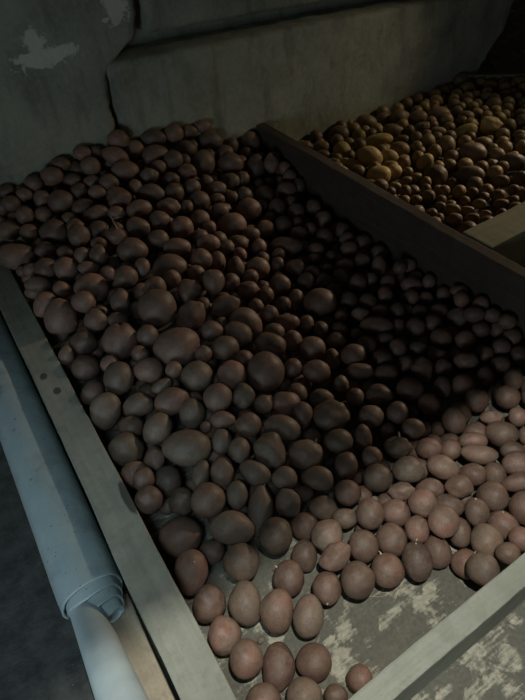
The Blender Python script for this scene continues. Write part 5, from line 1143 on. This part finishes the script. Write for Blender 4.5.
tag(build_mass("""13988 15786 977 252 247 240 42 -28 -41;13425 10229 760 245 240 232 -23 24 42;19489 14278 845 286 280 272 50 17 19;22729 15672 1194 204 199 193 -170 -28 -88;21422 18207 1079 194 191 185 140 46 -107;11912 9252 717 253 248 240 166 -34 -138
13156 9025 716 236 231 224 171 -11 129;16365 16341 1085 338 211 206 67 -1 -45;12491 17580 686 276 270 262 174 8 -91;14801 14213 1067 272 233 223 -64 2 135;18977 16716 1127 247 243 235 124 55 -128;13325 17588 1093 212 208 201 -43 -25 -161
15421 18184 1081 196 192 186 -71 12 14;11432 16596 699 282 277 268 -161 -55 80;13370 13155 872 258 253 246 136 10 -93;13769 12682 865 243 238 231 30 -81 68;19355 17640 1088 201 197 191 -52 51 -120;17605 14253 832 218 213 207 70 -60 101
11771 10115 778 231 227 220 104 -2 52;11358 17791 1068 200 196 190 -16 15 -136;14975 15460 999 241 236 229 9 53 -173;14480 10603 784 242 237 230 102 -73 133;21499 13952 1245 302 295 286 -123 -31 -59;15930 11471 831 265 259 251 -35 64 179
18730 12530 873 283 278 269 162 -2 1;21924 14792 823 265 260 252 122 -23 -23;15835 10738 815 220 215 209 -19 -40 -44;17444 12581 862 283 277 268 -1 -25 -140;18895 15514 785 281 275 267 53 -39 170;19921 14780 828 229 225 218 124 -27 95
13360 10913 797 229 225 218 -125 63 -177;18435 13974 848 244 239 232 178 52 169;12478 15660 755 268 262 254 40 -15 -71;19971 16968 721 267 262 254 -73 -28 107;11886 17094 692 253 248 240 161 18 3;12732 12674 877 245 240 233 -19 -66 -25
17471 10671 1248 211 207 200 -138 26 60;17727 11531 1261 191 187 181 -131 22 131;13353 16720 724 218 214 207 110 31 151;17336 16571 738 296 290 281 80 20 40;19495 15772 777 209 205 198 99 34 -113;16746 13255 1052 216 212 205 -112 3 -5
13794 12000 845 241 237 229 45 -78 -95;17725 10979 856 223 218 212 -59 28 -66;18498 15068 804 287 282 273 -38 -31 -157;20702 14051 850 279 273 265 76 74 -160;21387 14571 833 220 216 209 -147 30 -29;12745 14619 815 203 199 193 -147 -34 -55
15758 15041 812 224 220 213 124 -23 120;17673 17203 1110 215 211 204 -21 36 -10;16154 9910 1012 206 202 196 109 7 74;14407 13489 861 226 222 215 -144 0 52;20225 17570 695 252 247 240 128 -60 161;15735 9924 801 203 199 193 111 -18 -99
22948 15172 804 304 298 289 77 20 75;19844 12499 1274 306 300 290 175 -20 177;12856 16211 738 299 293 284 -76 -55 167;14329 16668 737 227 222 216 -6 14 31;13772 15253 1001 277 271 263 -74 2 163;11436 17583 676 257 252 244 -81 72 -118
14830 11164 807 225 221 214 -58 87 179;15167 18053 685 205 201 195 17 83 146;22458 17279 734 234 230 223 34 -68 -124;22942 16932 752 237 233 226 59 76 -151;12965 15551 771 239 234 227 30 19 22;14466 9098 754 236 231 224 -64 19 -153
16473 10970 833 204 200 194 73 46 127;18292 17574 693 247 243 235 42 3 -32;21674 18119 686 210 205 199 19 -37 -176;15118 8622 1165 290 284 276 146 1 -130;17176 13089 1257 190 187 181 53 7 64;17105 10283 1036 291 285 276 173 56 146
11695 18147 667 222 218 211 163 14 97;13344 13657 864 240 235 228 -73 1 -98;15795 16279 760 236 231 224 -50 31 -93;17998 13780 850 240 235 228 -20 -5 122;19251 17224 705 201 197 191 -44 6 8;16334 18197 1078 195 192 186 -120 30 -180
15412 13207 852 285 279 271 143 -11 170;15970 14001 840 241 236 229 109 37 76;16467 10191 823 211 207 201 22 71 -124;16874 14133 834 249 244 236 121 35 -163;17402 15965 763 223 218 211 11 -49 -155;19907 15270 806 210 206 200 177 -2 -145
20716 13270 862 222 218 211 -175 3 -97;21435 16230 773 201 197 191 -169 19 178;15456 9005 982 254 249 241 -112 57 -62;15254 9717 785 253 248 240 148 -38 55;15981 15566 790 281 275 267 32 -42 180;16782 14685 817 213 209 202 -145 24 -63
17805 17415 701 268 262 254 100 -40 24;18310 11603 868 221 217 210 70 -67 -79;18942 11664 872 252 247 239 38 26 -176;19281 13179 869 240 235 228 168 -30 12;19485 13749 860 248 243 236 -172 22 7;19493 16484 741 290 284 275 109 73 105
21339 17778 697 276 270 262 117 63 -83;14356 17070 920 225 220 213 -179 41 107;12491 10127 761 207 203 196 -36 53 68;12929 16705 719 216 212 205 -167 76 -168;13445 17752 689 245 240 233 40 29 10;13925 14624 833 222 218 211 -52 -7 -14
14103 13013 864 235 230 223 -155 -9 165;15416 16916 731 224 219 213 81 33 139;17291 17505 701 255 250 242 -33 13 11;17944 16136 754 239 234 227 -29 1 -82;18363 18110 673 293 287 278 176 11 71;18652 16927 718 275 270 261 54 28 108
19983 13579 862 217 212 206 -111 -2 -154;15934 8695 1184 295 289 280 -16 -39 -48;16439 9149 1203 280 274 266 43 -84 -3;16722 9787 1220 265 259 252 -126 -16 -95;17300 9705 1228 274 268 260 -118 34 -98;17683 10090 1241 276 271 263 -97 -50 166
17854 10792 1255 197 193 187 -176 -30 103;18314 10664 1258 284 279 270 59 -22 -116;18839 10993 1267 295 289 280 -178 48 64;19267 11692 1274 271 265 257 75 17 -94;19487 12103 1275 199 195 189 171 -73 18;20140 11764 1275 273 268 260 40 56 -65
20967 12633 1266 295 289 280 -144 37 -113;21489 12915 1258 277 272 263 98 69 109;22306 13658 1238 301 295 286 -38 -76 -9;22865 13649 1229 269 264 256 137 -67 177;22810 14251 1221 294 288 279 120 -5 155;23406 14222 1212 194 190 184 29 -53 91
23340 14937 1202 270 265 257 67 6 178;23790 14295 1205 202 198 192 -104 -22 -49;23791 15234 1191 230 226 219 109 68 -117;24113 14686 1194 308 302 293 -8 -22 77;24353 15567 1178 288 282 273 119 29 -17;24603 15018 1182 289 283 274 48 -33 -170
14442 15725 984 211 207 200 40 16 165;15981 14740 1020 213 209 202 0 -72 163;16938 9175 1012 228 224 217 -24 43 -152;18122 10194 1049 218 214 207 -165 -29 51;21671 13453 1049 266 260 252 115 -68 -146;22295 17917 903 205 200 194 135 25 -21
22604 14708 1017 255 250 243 -98 -30 8;11886 11006 838 218 214 207 166 5 -59;11890 11438 861 216 211 205 -11 -83 -90;13498 14458 836 238 234 227 68 -44 -157;13104 15060 799 206 202 196 98 2 -58;13498 15785 769 207 202 196 -78 10 -33
13735 16503 738 216 212 205 75 -63 156;14774 14788 827 246 241 234 -15 -17 160;15100 12558 848 227 223 216 -46 -20 84;15324 15723 787 211 207 200 -25 6 12;15248 16466 752 238 233 226 42 40 132;15605 17484 707 272 266 258 -90 -21 -100
16145 9233 799 229 224 218 43 18 88;16314 17066 724 273 268 260 -28 38 35;16902 9633 820 211 207 201 -170 -15 116;16878 15150 799 213 208 202 81 8 50;16849 16995 724 228 224 217 -37 -67 -46;16627 18026 684 207 203 196 -99 -15 17
17477 9488 827 220 216 209 27 3 -13;17267 13112 857 224 220 213 17 -62 150;17168 14506 822 215 210 204 -167 17 -109;17224 14940 806 203 198 192 -41 43 -147;17291 15527 782 237 232 225 82 2 -53;17641 10508 848 258 253 245 -24 1 -66
17844 11695 864 258 253 245 -35 75 28;17803 13224 861 242 237 230 19 19 -30;17671 14752 814 275 270 262 97 -21 -157;17810 15497 782 207 203 197 -7 3 146;18197 11095 862 272 267 259 30 2 73;18166 14561 824 263 258 250 51 14 135
18318 16534 735 244 239 232 20 20 -7;19330 10917 870 207 202 196 -67 -2 23;19404 12027 875 217 213 206 134 -41 -79;19734 11466 874 272 267 258 -121 2 174;19924 18179 669 262 257 249 87 -29 69;20380 12284 872 276 270 262 131 22 -102
20985 12280 869 239 234 227 48 -73 -82;20670 17104 721 202 198 192 55 48 62;20658 18050 678 217 213 206 112 -54 -27;21234 16640 751 225 221 214 -9 -30 104;21396 17091 730 226 221 214 176 50 150;21766 13001 854 226 222 215 5 20 -81
21879 15989 785 286 280 272 139 86 88;21995 16784 752 268 263 255 -18 -64 85;22109 14063 834 286 281 272 -91 1 124;22611 13424 837 254 249 242 -80 40 113;22705 15729 793 209 205 199 29 22 -5;23187 14122 817 268 263 255 -132 -5 162
23476 16063 780 249 244 237 -95 57 54;23642 14286 807 220 216 209 149 -45 156;23960 15095 790 228 223 217 -39 57 -146;24132 16117 774 221 217 210 43 -70 95;24752 15516 773 207 203 197 83 12 90""", 'yellow_potato_heap', M_YEL, 93), 'small yellow potatoes deep in the gaps of the yellow heap', 'potatoes')

# pale dry sprouts on some potatoes: potato index, tip root (x y z), direction, length, radius
bpy.context.view_layer.update()
for i, p, d, L, r in [(26, (0.3776, 0.303, 0.0664), (0.134, 0.81, 0.57), 0.01, 0.0022), (39, (0.24, 0.293, 0.0503), (-0.543, -0.805, 0.238), 0.006, 0.0025), (98, (0.5918, 0.4837, 0.0769), (0.392, 0.421, 0.818), 0.014, 0.002), (21, (0.4427, 0.2769, 0.0776), (0.25, 0.394, 0.884), 0.006, 0.002), (77, (0.6056, 0.2768, 0.0809), (0.169, 0.449, 0.877), 0.006, 0.002), (95, (0.6341, 0.2294, 0.0672), (0.313, 0.43, 0.847), 0.007, 0.002), (119, (0.5321, 0.2069, 0.0497), (0.648, 0.034, 0.761), 0.01, 0.0018), (28, (0.1991, 0.4036, 0.0521), (-0.401, 0.774, 0.491), 0.008, 0.002), (31, (0.4218, 0.5735, 0.0908), (0.693, 0.164, 0.703), 0.013, 0.0018), (61, (0.2717, 0.5547, 0.0795), (-0.203, -0.977, -0.071), 0.01, 0.0018), (100, (0.7986, 0.7868, 0.0564), (-0.638, -0.756, 0.145), 0.004, 0.0025), (4, (0.0668, 0.4896, 0.0849), (0.254, -0.22, 0.942), 0.004, 0.003), (82, (0.4558, 0.2864, 0.0627), (-0.674, -0.589, 0.445), 0.007, 0.002)]:
    p, d = Vector(p), Vector(d).normalized()
    side = d.cross(Vector((.3, .8, .5))).normalized()
    path = [p - d * .003 + d * (L * t) + side * (L * .35 * t * t) for t in (0, .25, .5, .75, 1)]
    vs, fs = tube([q - p for q in path], [r, r * 1.05, r * .85, r * .6, r * .3], 8)
    s = mesh_obj('sprout', vs, fs, M_SPROUT)
    s.parent = RED[i]; s.matrix_parent_inverse = RED[i].matrix_world.inverted()
    s.location = p
    s['label'] = 'pale dry sprout'

# ------------------------------------------------------------------ litter
def straw(name, pts, r, label, mat=M_STRAW, cat='straw'):
    c = Vector(pts[0])
    vs, fs = tube([Vector(q) - c for q in pts], [r * (1 - .4 * i / (len(pts) - 1)) for i in range(len(pts))], 6)
    o = mesh_obj(name, vs, fs, mat); o.location = c
    return tag(o, label, cat)
straw('straw_stalk', [(0.3401, 1.4605, 0.2465), (0.3488, 1.517, 0.2332), (0.3521, 1.5465, 0.2394)], 0.0024, 'short pale straw stalk leaning on the dim upper heap near the crack')
straw('straw_stalk', [(0.3561, 1.5455, 0.2311), (0.3732, 1.5331, 0.2374), (0.3958, 1.5494, 0.2209)], 0.002, 'second pale straw bit crossing the first on the upper heap')
straw('straw_stalk', [(0.1853, 0.2571, 0.002), (0.1942, 0.2627, 0.004), (0.2038, 0.2694, 0.002)], 0.0012, 'white splinter on bare concrete behind the dusky pink floor potato')
straw('straw_stalk', [(0.3227, 0.2718, 0.002), (0.3418, 0.2587, 0.002), (0.366, 0.2513, 0.002), (0.3867, 0.2511, 0.002)], 0.0009, 'thin curved straw on bare concrete before the sprouted reddish potato')
straw('straw_stalk', [(0.3717, 0.2405, 0.002), (0.384, 0.2455, 0.003), (0.3958, 0.2496, 0.002)], 0.002, 'pale flat chip on bare concrete at the curved straw')
def clod(p, r, seed, label):
    vs = [tuple(v * r * (1, .8, .6)) for v in shape(V2, 'angular', seed)]
    o = mesh_obj('earth_clod', vs, F2, M_CLOD); o.location = p
    return tag(o, label, 'clod')
clod((0.1069, 0.3238, 0.004), .008, 5, 'small earth clod on pale floor between the large tan and blistered potatoes')
clod((0.4457, 0.4016, 0.06), .010, 9, 'pale crumb wedged between potatoes at the shade line')

# ------------------------------------------------------------------ light
def light(name, kind, loc, energy, color, size=.1, look=None, size_y=None, spot=None, blend=.3):
    d = bpy.data.lights.new(name, kind); d.energy = energy; d.color = color
    if kind == 'AREA':
        d.size = size
        if size_y: d.shape = 'RECTANGLE'; d.size_y = size_y
    else:
        d.shadow_soft_size = size
    if spot: d.spot_size = math.radians(spot); d.spot_blend = blend
    o = bpy.data.objects.new(name, d); COL.objects.link(o); o.location = loc
    if look is not None:
        o.rotation_euler = (Vector(look) - Vector(loc)).to_track_quat('-Z', 'Y').to_euler()
    return o
light('hatch_light', 'POINT', (.14, -.05, 1.75), 84, (1.0, .98, .88), .012)
light('door_light', 'AREA', (-1.15, -.3, .52), 6.5, (.78, .94, 1.0), .55, look=(.0, 1.2, .1))
light('roll_fill', 'SPOT', (-.26, .0, 1.16), 16, (.70, .92, 1.0), .15, look=(-.14, .72, .08), spot=52, blend=1.0)  # added cool fill for the roll and near boards, not a real lamp
light('far_bulb', 'SPOT', (4.6, 1.25, 1.55), 215, (1.0, .78, .56), .05, look=(.3, .80, .12), spot=26, blend=.9)
light('yellow_fill', 'SPOT', (3.1, 1.05, 1.15), 33, (1.0, .82, .54), .03, look=(1.30, 1.58, .12), spot=38, blend=.9)  # added warm fill that brightens the yellow heap, not a real bulb
w = bpy.data.worlds.new('cellar'); scene.world = w; w.use_nodes = True
bg = w.node_tree.nodes['Background']; bg.inputs[0].default_value = (1.0, .86, .74, 1); bg.inputs[1].default_value = .019

# ------------------------------------------------------------------ camera
cam = bpy.data.cameras.new('camera'); co = bpy.data.objects.new('camera', cam); COL.objects.link(co)
cam.sensor_fit = 'VERTICAL'; cam.sensor_height = 24.0; cam.lens = 24.0 * 538.304 / 700
cam.clip_start = .02; cam.clip_end = 50
co.matrix_world = Matrix(((0.838112,0.427704,-0.338581,0.000000),(-0.540278,0.565178,-0.623437,0.000000),(-0.075289,0.705438,0.704761,1.100000),(0,0,0,1)))
scene.camera = co
vs_ = scene.view_settings
scene.display_settings.display_device = 'sRGB'
vs_.view_transform = 'Standard'; vs_.look = 'None'; vs_.exposure = 0.0; vs_.gamma = 1.0; vs_.use_curve_mapping = False
scene.cycles.use_denoising = True
